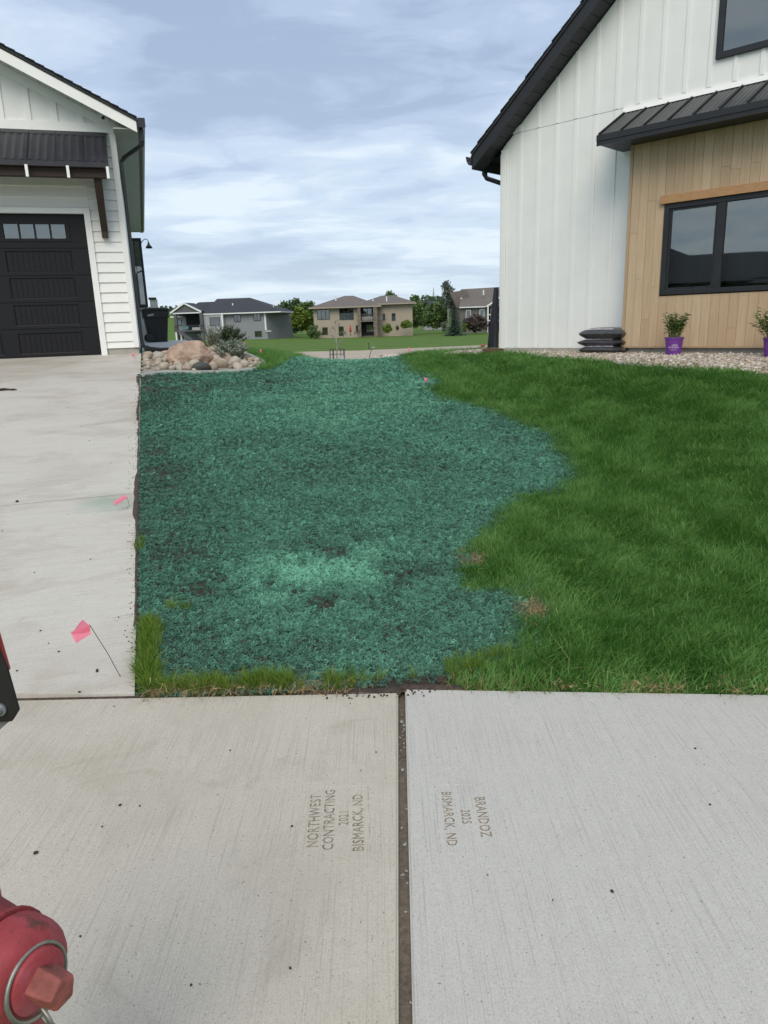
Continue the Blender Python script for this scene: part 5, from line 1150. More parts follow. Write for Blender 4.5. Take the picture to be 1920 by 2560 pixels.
# black ribbed panels propped at the right house corner, on a timber block
simple('block_wood', (.14, .075, .045), .8, .3, 12, sc=(2, 20, 20), bmp=.3)
tb = thing('timber_block', 'brown timber block on the gravel at the white house corner', 'timber block', (*Rw(-.09, .10), 1.03), RZ)
MB().box(-.15, .16, -.06, .12, 0, .085).build('timber', MATS['block_wood'], tb, False, .006); MB().box(-.16, -.10, -.06, .06, .085, .098).build('offcut', MATS['trim_tan'], tb)
pn = thing('roof_panel_stack', 'black ribbed metal panels propped upright against the white house corner', 'metal panels', (*Rw(-.09, .10), 1.13), RZ)
for k in range(5):
    b = MB(); x0_ = -.085 + k * .028; tx = -.02 + k * .008
    b.add([(x0_, -.02, 0), (x0_ + .022, -.02, 0), (tx + .02, .05, .93 - .01 * k), (tx + .012, .05, .93), (x0_, .10, 0), (x0_ + .022, .10, 0), (tx + .02, .12, .93 - .01 * k), (tx + .012, .12, .93)], [(0, 1, 2, 3), (4, 7, 6, 5), (1, 5, 6, 2), (0, 3, 7, 4), (3, 2, 6, 7)])
    b.build('metal_sheet', MATS['awning_black'], pn)

# ------------------------------------------------------------------ red hydrant with marker
m, t, b = newmat('hydrant_red'); v = coords(t); n_ = noise(t, v, 14, 7, .65); n2_ = noise(t, v, 60, 4, .7)
c = RAMP(t, noise(t, v, 5, 4), [(.32, (.15, .020, .022)), (.5, (.33, .042, .048)), (.60, (.38, .095, .11)), (.72, (.42, .18, .20))]); c = MIX(t, RAMP(t, n_, [(.57, (0, 0, 0)), (.66, (1, 1, 1))]), c, (.11, .035, .026)); c = MIX(t, RAMP(t, n2_, [(.68, (0, 0, 0)), (.74, (1, 1, 1))]), c, (.10, .03, .02))
t.links.new(c, b.inputs['Base Color']); b.inputs['Roughness'].default_value = .68; bump(t, b, M(t, 'ADD', n_, M(t, 'MULTIPLY', noise(t, v, 110, 4, .7), .5)), .45, .006)
simple('rust_nut', (.25, .070, .055), .75, .55, 26, bmp=.4, bscale=60); simple('galv', (.30, .29, .25), .45, .25, 40, metal=.7); simple('marker_red', (.55, .03, .03), .45, .1); simple('marker_plate', (.016, .013, .013), .6, .3, 12); simple('grey_plate', (.30, .32, .35), .4, .1, metal=.5)
HY = thing('fire_hydrant', 'red fire hydrant at the lower left corner with a chained hose cap', 'hydrant', (-.693, .883, 0), R(-25.6))
b = MB(); b.lathe([(.17, 0), (.17, .05), (.135, .07), (.13, .20), (.13, .50), (.12, .54), (.10, .58), (.10, .88), (.115, .89), (.115, .925), (.098, .935), (.08, .97), (.05, 1.0), (.025, 1.01), (.025, 1.05), (.018, 1.05)], 32); smoothed(b.build('barrel', MATS['hydrant_red'], HY), 30)
zc_ = .762
def xtube(name, prof, mat, n=28, parent=HY, zc=zc_, yc=0.0):
    b = MB(); o = 0
    for r_, x_ in prof:
        for k in range(n): a = 2 * math.pi * k / n; b.v.append((x_, yc + r_ * math.cos(a), zc + r_ * math.sin(a)))
    for i in range(len(prof) - 1):
        for k in range(n): b.f.append((i * n + k, (i + 1) * n + k, (i + 1) * n + (k + 1) % n, i * n + (k + 1) % n)); b.mi.append(0)
    b.f.append(tuple((len(prof) - 1) * n + k for k in range(n - 1, -1, -1))); b.mi.append(0)
    return smoothed(b.build(name, mat, parent), 30)
xtube('nozzle', [(.072, .06), (.064, .155), (.072, .160), (.072, .166)], MATS['hydrant_red'])
cap = xtube('hose_cap', [(.066, .168), (.069, .172), (.069, .196), (.066, .210), (.060, .220), (.050, .226), (.042, .227), (.041, .236), (.033, .240)], MATS['hydrant_red'])
b = MB(); n_ = 5
for x_, r_ in ((.236, .027), (.275, .0235), (.281, .020)):
    for k in range(n_): a = 2 * math.pi * k / n_ + .35; b.v.append((x_, r_ * math.cos(a), zc_ + r_ * math.sin(a)))
for i in range(2):
    for k in range(n_): b.f.append((i * n_ + k, (i + 1) * n_ + k, (i + 1) * n_ + (k + 1) % n_, i * n_ + (k + 1) % n_)); b.mi.append(0)
b.f.append(tuple(2 * n_ + k for k in range(n_ - 1, -1, -1))); b.mi.append(0)
b.build('cap_nut', [MATS['rust_nut']], cap, False, .002)
def torus(b, c_, Rr, rr, ax, n=24, m_=8, sq=1.0):
    ax = Vector(ax).normalized(); a_ = ax.orthogonal().normalized(); b2 = ax.cross(a_); o = len(b.v)
    for i in range(n):
        th = 2 * math.pi * i / n; d = a_ * math.cos(th) + b2 * math.sin(th) * sq
        for k in range(m_): ph = 2 * math.pi * k / m_; b.v.append(tuple(Vector(c_) + d * (Rr + rr * math.cos(ph)) + ax * rr * math.sin(ph)))
    for i in range(n):
        for k in range(m_): b.f.append((o + i * m_ + k, o + ((i + 1) % n) * m_ + k, o + ((i + 1) % n) * m_ + (k + 1) % m_, o + i * m_ + (k + 1) % m_)); b.mi.append(b.m)
b = MB(); torus(b, (.231, 0, zc_ - .002), .0465, .0034, (1, .05, .12), 36); b.build('chain_ring', MATS['galv'], cap, True)
pp = [(.236, -.002, zc_ - .055), (.24, -.006, zc_ - .082), (.24, -.004, zc_ - .107), (.236, 0, zc_ - .132), (.23, .004, zc_ - .157)]
for i, p in enumerate(pp): b = MB(); torus(b, p, .0115, .0028, (1, .2, 0) if i % 2 else (.15, 1, .1), 18, 7, 1.45); b.build('chain_link', MATS['galv'], cap, True)
# second nozzle turned the other way, then the marker bolted to the top
b = MB(); b.tube([(-.1, 0, .72), (-.17, 0, .72)], .075, 24); b.build('nozzle', MATS['hydrant_red'], HY)
MK = thing('hydrant_marker', 'black bolted bracket and red rod of a hydrant marker at the left edge', 'hydrant marker', (-.5675, .90, 1.052), R(2))
b = MB(); b.prism([(-.05, .03), (.045, .03), (.056, .045), (.050, .11), (.042, .145), (-.05, .145)], -.004, .004); b.build('bracket', MATS['marker_plate'], MK, False, .0015)
b = MB(); b.prism([(-.05, -.01), (.015, .008), (.045, .032), (-.05, .032)], .004, .009); b.build('base_plate', MATS['grey_plate'], MK, False, .001)
MB().tube([(.038, .012, .10), (-.045, .016, .9)], .009, 12).build('rod', MATS['marker_red'], MK, True)
for x_, z_ in ((.024, .112), (.032, .050)):
    b = MB(); b.tube([(x_, -.004, z_), (x_, -.007, z_)], .0095, 20); w_ = b.build('washer', MATS['grey_plate'], MK); b = MB(); b.tube([(x_, -.007, z_), (x_, -.014, z_)], [.005, .0045], 12); b.build('bolt', MATS['steel'], w_)
b = MB(); b.box(-.11, -.045, -.01, .03, -.03, .04); b.build('mount', MATS['grey_plate'], MK)

# loose clods and black pellets seen on the concrete
simple('pellet', (.030, .028, .024), .9, .3, 40)
pel = chunk(900, .2, 2); pel.materials.append(MATS['pellet']); pel.polygons.foreach_set('use_smooth', [True] * len(pel.polygons))
for i, (px_, py_, s, lab) in enumerate(((90, 2134, .0085, 'dark pellet alone on the left sidewalk slab'), (300, 2014, .006, 'dark pellet beside a smear on the left slab'), (1530, 2230, .006, 'dark pellet low on the pale right slab'), (1738, 1872, .005, 'dark pellet near the right edge of the pale slab'), (243, 1676, .007, 'upper of two dark pellets on the driveway corner'), (243, 1680, .008, 'lower of two dark pellets on the driveway corner'), (199, 1731, .007, 'dark pellet just above the driveway joint'), (147, 1630, .006, 'dark pellet below the near pink flag'), (43, 1255, .014, 'dark clod left on the mid driveway'))):
    d = at(px_, py_, 1.0) - Vector((0, 0, 1.6)); tt = 1.0
    for _ in range(40):
        p = Vector((0, 0, 1.6)) + d * tt; zz = (zdrive(p.x, p.y) + .018) if p.y > 2.93 else SW_T; tt *= (1.6 - zz) / (1.6 - p.z)
    tag(link('dirt_pellet', pel, None, (p.x, p.y, zz + s * .5), (0, 0, i), (s * .95, s * .8, s * .55)), lab, 'clod', 'dark pellets on the concrete')
for i, (px_, py_, s) in enumerate(((30, 1000, .05), (15, 1008, .06))):
    p = at(px_, py_, 9.6); p.z = zdrive(p.x, p.y) + .018
    me = chunk(910 + i, .45, 2); me.materials.append(MATS['soil']); tag(link('mud_lump', me, None, (p.x, p.y, p.z), (0, 0, i), (s * 1.6, s * .7, s * .35)), ['upper mud lump on the left driveway', 'lower mud lump at the left picture edge'][i], 'mud', 'mud lumps on the driveway')
me = chunk(930, .2, 2); me.materials.append(MATS['soil']); tag(link('soil_clod', me, None, (.235, 2.975, .02), (0, 0, .4), (.028, .02, .022)), 'rounded soil clod where teal patch, lawn and sidewalk meet', 'clod')

# ================================================================== background houses and trees
simple('bg_grey_wall', (.235, .245, .26), .7, .05, 1); simple('bg_grey_light', (.36, .37, .385), .7, .05, 1); simple('bg_roof_dark', (.040, .043, .05), .9, .25, 3); simple('bg_taupe', (.36, .305, .235), .7, .05, 1); simple('bg_roof_brown', (.145, .125, .11), .9, .2, 3)
simple('bg_brown_wall', (.125, .115, .105), .7, .08, 1); simple('bg_white', (.74, .75, .75), .5, .03, 1); simple('bg_stone', (.17, .14, .115), .9, .45, 2.5); simple('bg_deck', (.16, .14, .125), .8, .1, 2); simple('bg_shade_black', (.03, .03, .033), .9, .1, 1); simple('bg_frame', (.05, .05, .05), .5, .1, 1); simple('bg_pale_frame', (.55, .54, .50), .5, .1, 1); simple('bg_red', (.50, .035, .03), .6, .1, 1)  # near-black tone paints porch and window shade, also colours the black bin
glassmat('bg_glass', refl=.9, see=.5)
def bghouse(name, label, px0, py0, Y, rz=0.0):
    p = at(px0, py0, Y); t_ = thing(name, label, 'house', (p.x, p.y, p.z), rz); k = Y / 1813.5 * 1.0
    def X(px_): return (px_ - px0) * k
    def Z(py_): return (py0 - py_) * k
    def part(nm, mat, fn, parent=None): mb = MB(); fn(mb); return mb.build(nm, MATS[mat], parent or t_)
    def win(x0_, x1_, z0_, z1_, y_=0.0, fm='bg_frame', mull=1, lite='bg_glass', blind=None):
        x0_, x1_, z0_, z1_ = X(x0_), X(x1_), Z(z1_), Z(z0_); f_ = .09
        def fr(b):
            b.box(x0_, x1_, y_ - .08, y_ + .05, z0_, z0_ + f_); b.box(x0_, x1_, y_ - .08, y_ + .05, z1_ - f_, z1_); b.box(x0_, x0_ + f_, y_ - .08, y_ + .05, z0_ + f_, z1_ - f_); b.box(x1_ - f_, x1_, y_ - .08, y_ + .05, z0_ + f_, z1_ - f_)
            for i in range(1, mull): c_ = x0_ + (x1_ - x0_) * i / mull; b.box(c_ - .04, c_ + .04, y_ - .07, y_ + .05, z0_ + f_, z1_ - f_)
        w_ = part('window', fm, fr)
        for i in range(mull): a_ = x0_ + (x1_ - x0_) * i / mull; part('pane', lite, lambda b: b.box(a_ + .05, a_ + (x1_ - x0_) / mull - .05, y_ - .03, y_ - .02, z0_ + .05, z1_ - .05), w_)
        if blind: part('curtain', blind, lambda b: b.box(x1_ - (x1_ - x0_) * .48, x1_ - .1, y_ + .0, y_ + .02, z0_ + .1, z1_ - .1), w_)
        part('room', 'bg_shade_black', lambda b: b.box(x0_ + .03, x1_ - .03, y_ + .021, y_ + .03, z0_ + .03, z1_ - .03), w_); return w_
    return t_, X, Z, part, win
def hip(b, x0, x1, y0, y1, ze, zr, rx0, rx1, ov=.5, th=.22):
    ym = (y0 + y1) / 2; x0 -= ov; x1 += ov; y0 -= ov; y1 += ov
    b.add([(x0, y0, ze), (x1, y0, ze), (x1, y1, ze), (x0, y1, ze), (rx0, ym, zr), (rx1, ym, zr), (x0, y0, ze - .02), (x1, y0, ze - .02), (x1, y1, ze - .02), (x0, y1, ze - .02)], [(0, 1, 5, 4), (1, 2, 5), (2, 3, 4, 5), (3, 0, 4), (9, 8, 7, 6), (0, 6, 7, 1), (1, 7, 8, 2), (2, 8, 9, 3), (3, 9, 6, 0)])
def fasciabox(b, x0, x1, y0, y1, ze, ov=.5, h=.22):
    x0 -= ov; x1 += ov; y0 -= ov; y1 += ov
    b.box(x0, x1, y0 - .04, y0, ze - h, ze - .01); b.box(x1, x1 + .04, y0, y1, ze - h, ze - .01); b.box(x0 - .04, x0, y0, y1, ze - h, ze - .01)
# ---- grey house
t_, X, Z, P_, W_ = bghouse('house', 'grey house with dark hip roof and gabled porch behind the bin', 560, 847, 145, R(-6))
P_('wall', 'bg_grey_wall', lambda b: b.box(X(565), X(669), 0, 11, -2, Z(788)))
P_('wall', 'bg_grey_light', lambda b: b.box(X(517), X(566), -.8, 10, -2, Z(789)))
P_('side_wall', 'bg_grey_wall', lambda b: b.prism([(X(668.9), 0), (X(706), 9), (X(690), 12), (X(660), 12)], -2, Z(787), 'z'))
P_('wall', 'bg_grey_light', lambda b: b.box(X(426), X(520), 3.0, 10, -2, Z(791)))
P_('porch_shade', 'bg_shade_black', lambda b: b.box(X(456), X(512), 2.9, 3.0, Z(826), Z(788)))  # near-black sheet paints the porch shade over the back wall
rf_ = P_('roof', 'bg_roof_dark', lambda b: (hip(b, X(520), X(700), -.4, 12, Z(787), Z(751), X(528), X(612)), hip(b, X(430), X(560), 2.8, 11, Z(789.5), Z(757), X(476), X(540))))
P_('fascia', 'bg_white', lambda b: fasciabox(b, X(520), X(700), -.4, 12, Z(787)))
P_('fascia', 'bg_white', lambda b: b.box(X(420), X(452), 2.2, 2.26, Z(793), Z(790)))
P_('roof_vent', 'bg_white', lambda b: b.tube([(X(579), 2.5, Z(772)), (X(579), 2.5, Z(764))], .12, 8), rf_)
P_('roof_vent', 'bg_white', lambda b: b.tube([(X(677), 3.5, Z(781)), (X(677), 3.5, Z(769))], .10, 8), rf_)
def porch_gable(b):
    b.add([(X(439), -1.6, Z(782)), (X(475.6), -1.6, Z(760)), (X(516), -1.6, Z(781)), (X(439), 4, Z(782)), (X(475.6), 4, Z(760)), (X(516), 4, Z(781))], [(0, 1, 4, 3), (1, 2, 5, 4)])
P_('porch_roof', 'bg_roof_dark', porch_gable)
simple('bg_grey_dark', (.10, .105, .11), .8, .1, 1)
P_('porch_gable', 'bg_grey_dark', lambda b: b.prism([(X(446), Z(784)), (X(511), Z(784)), (X(475.6), Z(763.5))], -1.3, -1.2))
def gtrim(b):
    for (xa, za, xb, zb) in ((438.5, 783, 475.6, 761), (475.6, 761, 516.7, 782)): b.add([(X(xa), -1.62, Z(za) - .22), (X(xb), -1.62, Z(zb) - .22), (X(xb), -1.62, Z(zb) + .12), (X(xa), -1.62, Z(za) + .12), (X(xa), -1.5, Z(za) - .22), (X(xb), -1.5, Z(zb) - .22), (X(xb), -1.5, Z(zb) + .12), (X(xa), -1.5, Z(za) + .12)], [(0, 1, 2, 3), (3, 2, 6, 7), (0, 4, 5, 1)])
    b.box(X(445), X(514), -1.5, -1.35, Z(785.5), Z(783))
P_('gable_trim', 'bg_white', gtrim)
for px_ in (450, 514): P_('porch_post', 'bg_grey_dark', lambda b: b.box(X(px_ - 3.5), X(px_ + 3.5), -1.5, -.9, -1, Z(785)))
dk = P_('deck', 'bg_grey_dark', lambda b: b.box(X(445), X(520), -1.7, 3, Z(827), Z(824)))
P_('deck_rail', 'bg_frame', lambda b: (b.box(X(445), X(518), -1.68, -1.62, Z(814), Z(813)), *[b.box(X(446 + 4 * i), X(446 + 4 * i) + .05, -1.67, -1.63, Z(824), Z(814)) for i in range(19)]), dk)
P_('stair', 'bg_grey_dark', lambda b: b.prism([(X(462), Z(825)), (X(492), Z(846)), (X(488), Z(848)), (X(458), Z(828))], -2.6, -1.7))
for px_ in (449, 461): P_('deck_post', 'bg_white', lambda b: b.box(X(px_) - .15, X(px_) + .15, -1.6, -1.3, -1, Z(827)))
W_(531.8, 557, 795.4, 815.8, -.82); W_(589, 605.5, 792, 808.5, -.02, mull=2, blind='bg_white'); W_(637.5, 654.5, 791, 807.3, -.02, mull=2, blind='bg_white'); W_(637.5, 654.5, 831, 844.5, -.02, mull=2, blind='bg_white'); W_(538, 560.5, 833, 843, -.82); W_(425, 444, 799, 812, 2.98); W_(429, 446, 835, 845, 2.98)
for px_ in (563.5, 665.5): P_('downspout', 'bg_white', lambda b: (b.box(X(px_) - .14, X(px_) + .14, -1.0 if px_ < 600 else -.15, -.8 if px_ < 600 else -.02, Z(843 if px_ < 600 else 830), Z(789)),))
P_('downspout_kick', 'bg_white', lambda b: b.box(X(665.5), X(679), -.3, -.12, Z(833), Z(831.2)))
P_('porch_sofa', 'bg_pale_frame', lambda b: (b.box(X(480), X(505), .5, 1.4, Z(824), Z(818)),)); simple('bg_teal', (.10, .35, .38), .7); P_('porch_cushions', 'bg_teal', lambda b: (b.box(X(460), X(472), .3, .6, Z(821), Z(815)), b.box(X(500), X(510), .3, .6, Z(820), Z(812))))
p = at(692, 826, 149); uc_ = thing('garden_bin', 'small black bin at the side wall of the grey house', 'bin', (p.x, p.y, p.z)); MB().box(-.32, .32, -.3, .3, 0, .95).build('body', MATS['bg_shade_black'], uc_, False, .05); MB().box(-.36, .36, -.34, .34, .95, 1.05).build('lid', MATS['bg_shade_black'], uc_, False, .03)
# ---- taupe house
t_, X, Z, P_, W_ = bghouse('house', 'taupe two storey house with brown hip roof and stone columned balcony', 870, 843, 140)
P_('wall', 'bg_taupe', lambda b: b.box(X(789), X(898), 0, 12, -2, Z(771)))
P_('wall', 'bg_taupe', lambda b: b.box(X(898), X(942), 2.2, 12, -2, Z(771)))
P_('wing_wall', 'bg_taupe', lambda b: b.box(X(942), X(1029), 2.0, 12, -2, Z(768)))
rf_ = P_('roof', 'bg_roof_brown', lambda b: (hip(b, X(788), X(944), -.3, 12, Z(771.5), Z(744), X(862), X(884), .7), hip(b, X(900), X(1029), 1.7, 12, Z(766.5), Z(746), X(955), X(985), .7)))
P_('fascia', 'bg_taupe', lambda b: fasciabox(b, X(788), X(944), -.3, 12, Z(771.5), .7)); P_('fascia', 'bg_taupe', lambda b: fasciabox(b, X(940), X(1029), 1.7, 12, Z(766.5), .7))
for px_, a_, b_ in ((843.5, 757, 744), (933.5, 760, 755.5), (967, 762, 750)): P_('roof_vent', 'bg_white', lambda b: b.tube([(X(px_), 2.0, Z(a_)), (X(px_), 2.0, Z(b_))], .12, 8), rf_)
for a_, b_ in ((895.5, 903), (933, 943)): P_('column', 'bg_stone', lambda b: b.box(X(a_), X(b_), -.9, -.1, -2, Z(774)))
P_('balcony_shade', 'bg_shade_black', lambda b: b.box(X(903), X(933), 2.1, 2.2, Z(841), Z(773)))  # shade of the balcony recess painted as a dark sheet on the wall
bl_ = P_('balcony', 'bg_stone', lambda b: b.box(X(902), X(934), -.7, 2.2, Z(808), Z(804.5)))
P_('balcony_rail', 'bg_frame', lambda b: (b.box(X(903), X(933), -.65, -.58, Z(792), Z(790.5)), b.box(X(903), X(933), -.65, -.58, Z(804.5), Z(803.5)), *[b.box(X(904 + 2.3 * i), X(904 + 2.3 * i) + .05, -.64, -.60, Z(804), Z(791)) for i in range(13)]), bl_)
P_('grill_shelf', 'bg_pale_frame', lambda b: b.box(X(905), X(931), .6, 1.1, Z(804), Z(796)), bl_)
P_('stair_tower', 'bg_deck', lambda b: (*[b.box(X(943.5 + i * 2.2), X(943.5 + i * 2.2) + .11, .2, .4, -1, Z(790)) for i in range(6)], b.box(X(943), X(956), .1, .5, Z(791.5), Z(789.5)), b.box(X(943), X(956), .1, 1.6, Z(806), Z(804))))
W_(798, 828, 776.5, 799.7, 0, 'bg_frame', 3, 'bg_glass', 'bg_white'); W_(851.5, 886, 775.6, 802, 0, 'bg_frame', 3); W_(808.6, 821.7, 818, 835.5, 0, 'bg_frame', 1, 'bg_glass', 'bg_pale_frame'); W_(848, 860.5, 817, 839, 0, 'bg_frame', 1); W_(890, 896.5, 816, 835, 0, 'bg_frame', 1); W_(978, 987.3, 790, 807.6, 2.0, 'bg_frame', 1); W_(956.5, 962, 791, 806, 2.0, 'bg_frame', 1); W_(908, 930, 776, 798, 2.1, 'bg_frame', 2); W_(915, 932, 815, 833, 2.1, 'bg_frame', 1)
p = at(876.5, 838, 135); um = thing('patio_umbrella', 'closed red patio umbrella in front of the taupe house', 'umbrella', (p.x, p.y, p.z)); MB().tube([(0, 0, 0), (0, 0, 1.8)], .04, 8).build('pole', MATS['bg_frame'], um); MB().lathe([(.16, .55), (.24, .65), (.14, 1.2), (.10, 1.65), (.03, 1.85)], 10).build('canopy', MATS['bg_red'], um, True); MB().lathe([(.3, 0), (.3, .08), (.05, .1)], 12).build('base', MATS['bg_frame'], um)
for px_, lab in ((862, 'dark patio chair left of the red umbrella'), (890, 'dark patio chair right of the red umbrella')):
    p = at(px_, 842, 134); ch = thing('patio_chair', lab, 'chair', (p.x, p.y, p.z)); MB().box(-.28, .28, -.25, .25, .40, .46).build('seat', MATS['bg_deck'], ch); MB().box(-.28, .28, .22, .28, .46, .95).build('backrest', MATS['bg_deck'], ch)
    for sx in (-.25, .25):
        for sy in (-.22, .22): MB().box(sx - .025, sx + .025, sy - .025, sy + .025, 0, .40).build('leg', MATS['bg_frame'], ch)
# ---- brown house at right
t_, X, Z, P_, W_ = bghouse('house', 'brown house with white trimmed deck seen beside the white house corner', 1190, 832, 150, R(4))
P_('wall', 'bg_brown_wall', lambda b: b.box(X(1150), X(1218), 0, 10, -2, Z(771)))
P_('wall', 'bg_brown_wall', lambda b: b.box(X(1210), X(1330), 2.5, 12, -2, Z(771)))
rf_ = P_('roof', 'bg_roof_brown', lambda b: b.add([(X(1148), -.6, Z(771.5)), (X(1345), -.6, Z(767)), (X(1345), 6, Z(722)), (X(1167), 6, Z(727)), (X(1148), 12, Z(771.5)), (X(1345), 12, Z(767)), (X(1130), 3, Z(735)), ], [(0, 1, 2, 3), (3, 2, 5, 4), (0, 3, 4)]))
P_('roof_dormer', 'bg_roof_brown', lambda b: b.prism([(X(1131), Z(735)), (X(1175), Z(730)), (X(1175), Z(771)), (X(1148), Z(771))], 2.5, 9), rf_)
P_('fascia', 'bg_white', lambda b: b.box(X(1148), X(1212), -.66, -.6, Z(773), Z(770.5)))
P_('roof_vent', 'bg_white', lambda b: b.tube([(X(1212), 1.5, Z(744)), (X(1212), 1.5, Z(732))], .15, 8), rf_); P_('roof_vent', 'bg_white', lambda b: b.tube([(X(1158), 1.8, Z(752)), (X(1158), 1.8, Z(748.5))], .15, 8), rf_)
P_('gable', 'bg_roof_brown', lambda b: b.prism([(X(1216), Z(772)), (X(1290), Z(772)), (X(1290), Z(733)), (X(1252), Z(746))], -.9, -.8))
P_('gable_trim', 'bg_white', lambda b: b.prism([(X(1210), Z(771.5)), (X(1216), Z(772)), (X(1262), Z(742)), (X(1262), Z(738))], -1.1, -.95))
P_('deck', 'bg_deck', lambda b: b.box(X(1215), X(1290), -1.2, 2.5, Z(808), Z(804))); P_('porch_shade', 'bg_shade_black', lambda b: b.box(X(1216), X(1290), 2.4, 2.5, Z(832), Z(772)))  # dark sheet behind the deck is painted shade, covering the wall
P_('deck_rail', 'bg_white', lambda b: (b.box(X(1214), X(1242), -1.25, -1.15, Z(791.5), Z(789.5)), b.box(X(1214), X(1242), -1.25, -1.15, Z(804.5), Z(803)), b.box(X(1239), X(1241), -1.24, -1.16, Z(803), Z(791.5))))
P_('deck_post', 'bg_white', lambda b: b.box(X(1214.5), X(1217.5), -1.3, -1.1, Z(806), Z(772))); P_('deck_post', 'bg_white', lambda b: b.box(X(1215), X(1216.5), -1.25, -1.12, -1, Z(806)))
W_(1165, 1177, 778, 797, -.02, 'bg_white'); W_(1198.5, 1210, 777, 794.5, -.02, 'bg_white'); W_(1221, 1226, 774, 800, 2.35, 'bg_pale_frame'); W_(1231, 1240, 774, 800, 2.35, 'bg_pale_frame')
# ---- small grey house between the trees
t_, X, Z, P_, W_ = bghouse('house', 'small grey roofed house half hidden between the trees', 1085, 812, 210)
P_('wall', 'bg_grey_light', lambda b: b.box(X(1063), X(1110), 0, 8, -3, Z(774)))
P_('roof', 'bg_roof_dark', lambda b: b.add([(X(1061), -.6, Z(773)), (X(1112), -.6, Z(773)), (X(1110), 4, Z(756)), (X(1063), 4, Z(756)), (X(1061), 9, Z(773)), (X(1112), 9, Z(773))], [(0, 1, 2, 3), (3, 2, 5, 4), (0, 3, 4)]))
P_('gable_trim', 'bg_white', lambda b: b.prism([(X(1063), Z(775)), (X(1066), Z(775)), (X(1086), Z(765.5)), (X(1086), Z(763.5))], -.9, -.7))
P_('gable', 'bg_grey_light', lambda b: b.prism([(X(1066), Z(775)), (X(1100), Z(775)), (X(1086), Z(765))], -.7, -.6)); P_('downspout', 'bg_white', lambda b: b.box(X(1063), X(1064), -.2, -.05, Z(810), Z(775)))

# ---- house across the street, seen only in the window panes
simple('bg_dark_wall', (.06, .058, .055), .7, .1, 1)
ac = thing('house', 'dark hip roofed house across the street mirrored in the bay window', 'house', (-34, -7, 0), R(110))
MB().box(-14, 14, -5, 5, -1, 3.3).build('wall', MATS['bg_dark_wall'], ac); b = MB(); hip(b, -14, 14, -5, 5, 3.0, 5.0, -4, 3, .6); b.build('roof', MATS['bg_roof_dark'], ac); b = MB(); hip(b, -2, 8, -8, 3, 3.05, 5.9, 2.8, 3.2, .6); b.build('roof', MATS['bg_roof_dark'], ac)
MB().box(3, 9, -5.1, -5.0, -.5, 2.2).build('garage_door', MATS['bg_frame'], ac)

# ---- trees
def tree(label, px0, py0, py1, wpx, Y, kind='broad', lm_='leaf_mid', seed=0, cat='tree', trunk='bark', dens=1.0, low=.12):
    p = at(px0, py0, Y); h = (py0 - py1) * Y / 1813.5; w_ = wpx * Y / 1813.5 / 2; r = random.Random(seed)
    t_ = thing('conifer_tree' if kind == 'conifer' else ('shrub' if cat == 'shrub' else 'broadleaf_tree'), label, cat, (p.x, p.y, p.z - .3), r.uniform(0, 6)); tb_ = MB(); lb = MB(); h += .3
    if kind == 'conifer':
        tb_.tube([(0, 0, 0), (0, 0, h * .97)], [h * .02, h * .004], 6); lev = int(h / .34) + 8
        for i in range(lev):
            f_ = i / lev; z_ = h * (.04 + .94 * f_); rad = w_ * (1 - f_) ** .85 * r.uniform(.82, 1.08) + .05; nb_ = max(5, int(13 * (1 - f_) + 5))
            for k in range(nb_):
                a = k * 6.283 / nb_ + r.uniform(-.3, .3) + i; rr = rad * r.uniform(.7, 1.1); d = Vector((math.cos(a), math.sin(a), -.25 + .35 * f_)); s = Vector((-math.sin(a), math.cos(a), 0))
                for q_ in range(4):
                    g_ = (q_ + .4) / 4; c_ = Vector((0, 0, z_)) + d * rr * g_; ww_ = rr * .24 * (1.25 - g_) + .05; L_ = rr * .36; dz = Vector((0, 0, -rr * .10))
                    lb.add([c_, c_ + d * L_ * .5 + s * ww_ + dz, c_ + d * L_, c_ + d * L_ * .5 - s * ww_ + dz], [(0, 1, 2, 3)])
        tb_.build('trunk', MATS[trunk], t_); lb.build('crown', MATS[lm_], t_); return t_
    if cat != 'shrub':
        tb_.tube([(0, 0, 0), (w_ * .05, 0, h * .3), (0, w_ * .04, h * .6), (0, 0, h * .9)], [h * .022, h * .016, h * .01, h * .003], 6)
    ncl = int(80 * dens) if cat != 'shrub' else int(40 * dens)
    for i in range(ncl):
        while True:
            v_ = Vector((r.uniform(-1, 1), r.uniform(-1, 1), r.uniform(-1, 1)))
            if v_.length < 1: break
        v_ = v_ * (.65 + .42 * r.random()); zc0 = h * (low + (1 - low) * .5); c_ = Vector((v_.x * w_ * .9, v_.y * w_ * .9, zc0 + v_.z * h * (1 - low) * .47)); tp = 1 - .35 * max(0, v_.z); c_.x *= tp; c_.y *= tp
        if cat != 'shrub' and i % 2 == 0: tb_.tube([(0, 0, max(h * .15, c_.z - h * .22)), c_.lerp(Vector((0, 0, c_.z)), .4) - Vector((0, 0, h * .05)), c_], [h * .007, h * .005, h * .002], 4, False)
        cr_ = w_ * r.uniform(.26, .44); nl = int(40 * (1 if dens >= 1 else dens + .3))
        for k in range(nl):
            dv = Vector((r.gauss(0, 1), r.gauss(0, 1), r.gauss(0, .8))).normalized() * cr_ * r.random() ** .4; q_ = c_ + dv; ls = w_ * r.uniform(.09, .17)
            a1 = Vector((r.gauss(0, 1), r.gauss(0, 1), r.gauss(0, .6))).normalized(); a2 = a1.cross(Vector((r.gauss(0, 1), r.gauss(0, 1), r.gauss(0, 1)))).normalized()
            lb.add([q_ - a1 * ls, q_ + a2 * ls * .6, q_ + a1 * ls, q_ - a2 * ls * .6], [(0, 1, 2, 3)])
    if tb_.v: tb_.build('trunk' if cat != 'shrub' else 'stems', MATS[trunk], t_)
    lb.build('crown' if cat != 'shrub' else 'foliage', MATS[lm_], t_); return t_
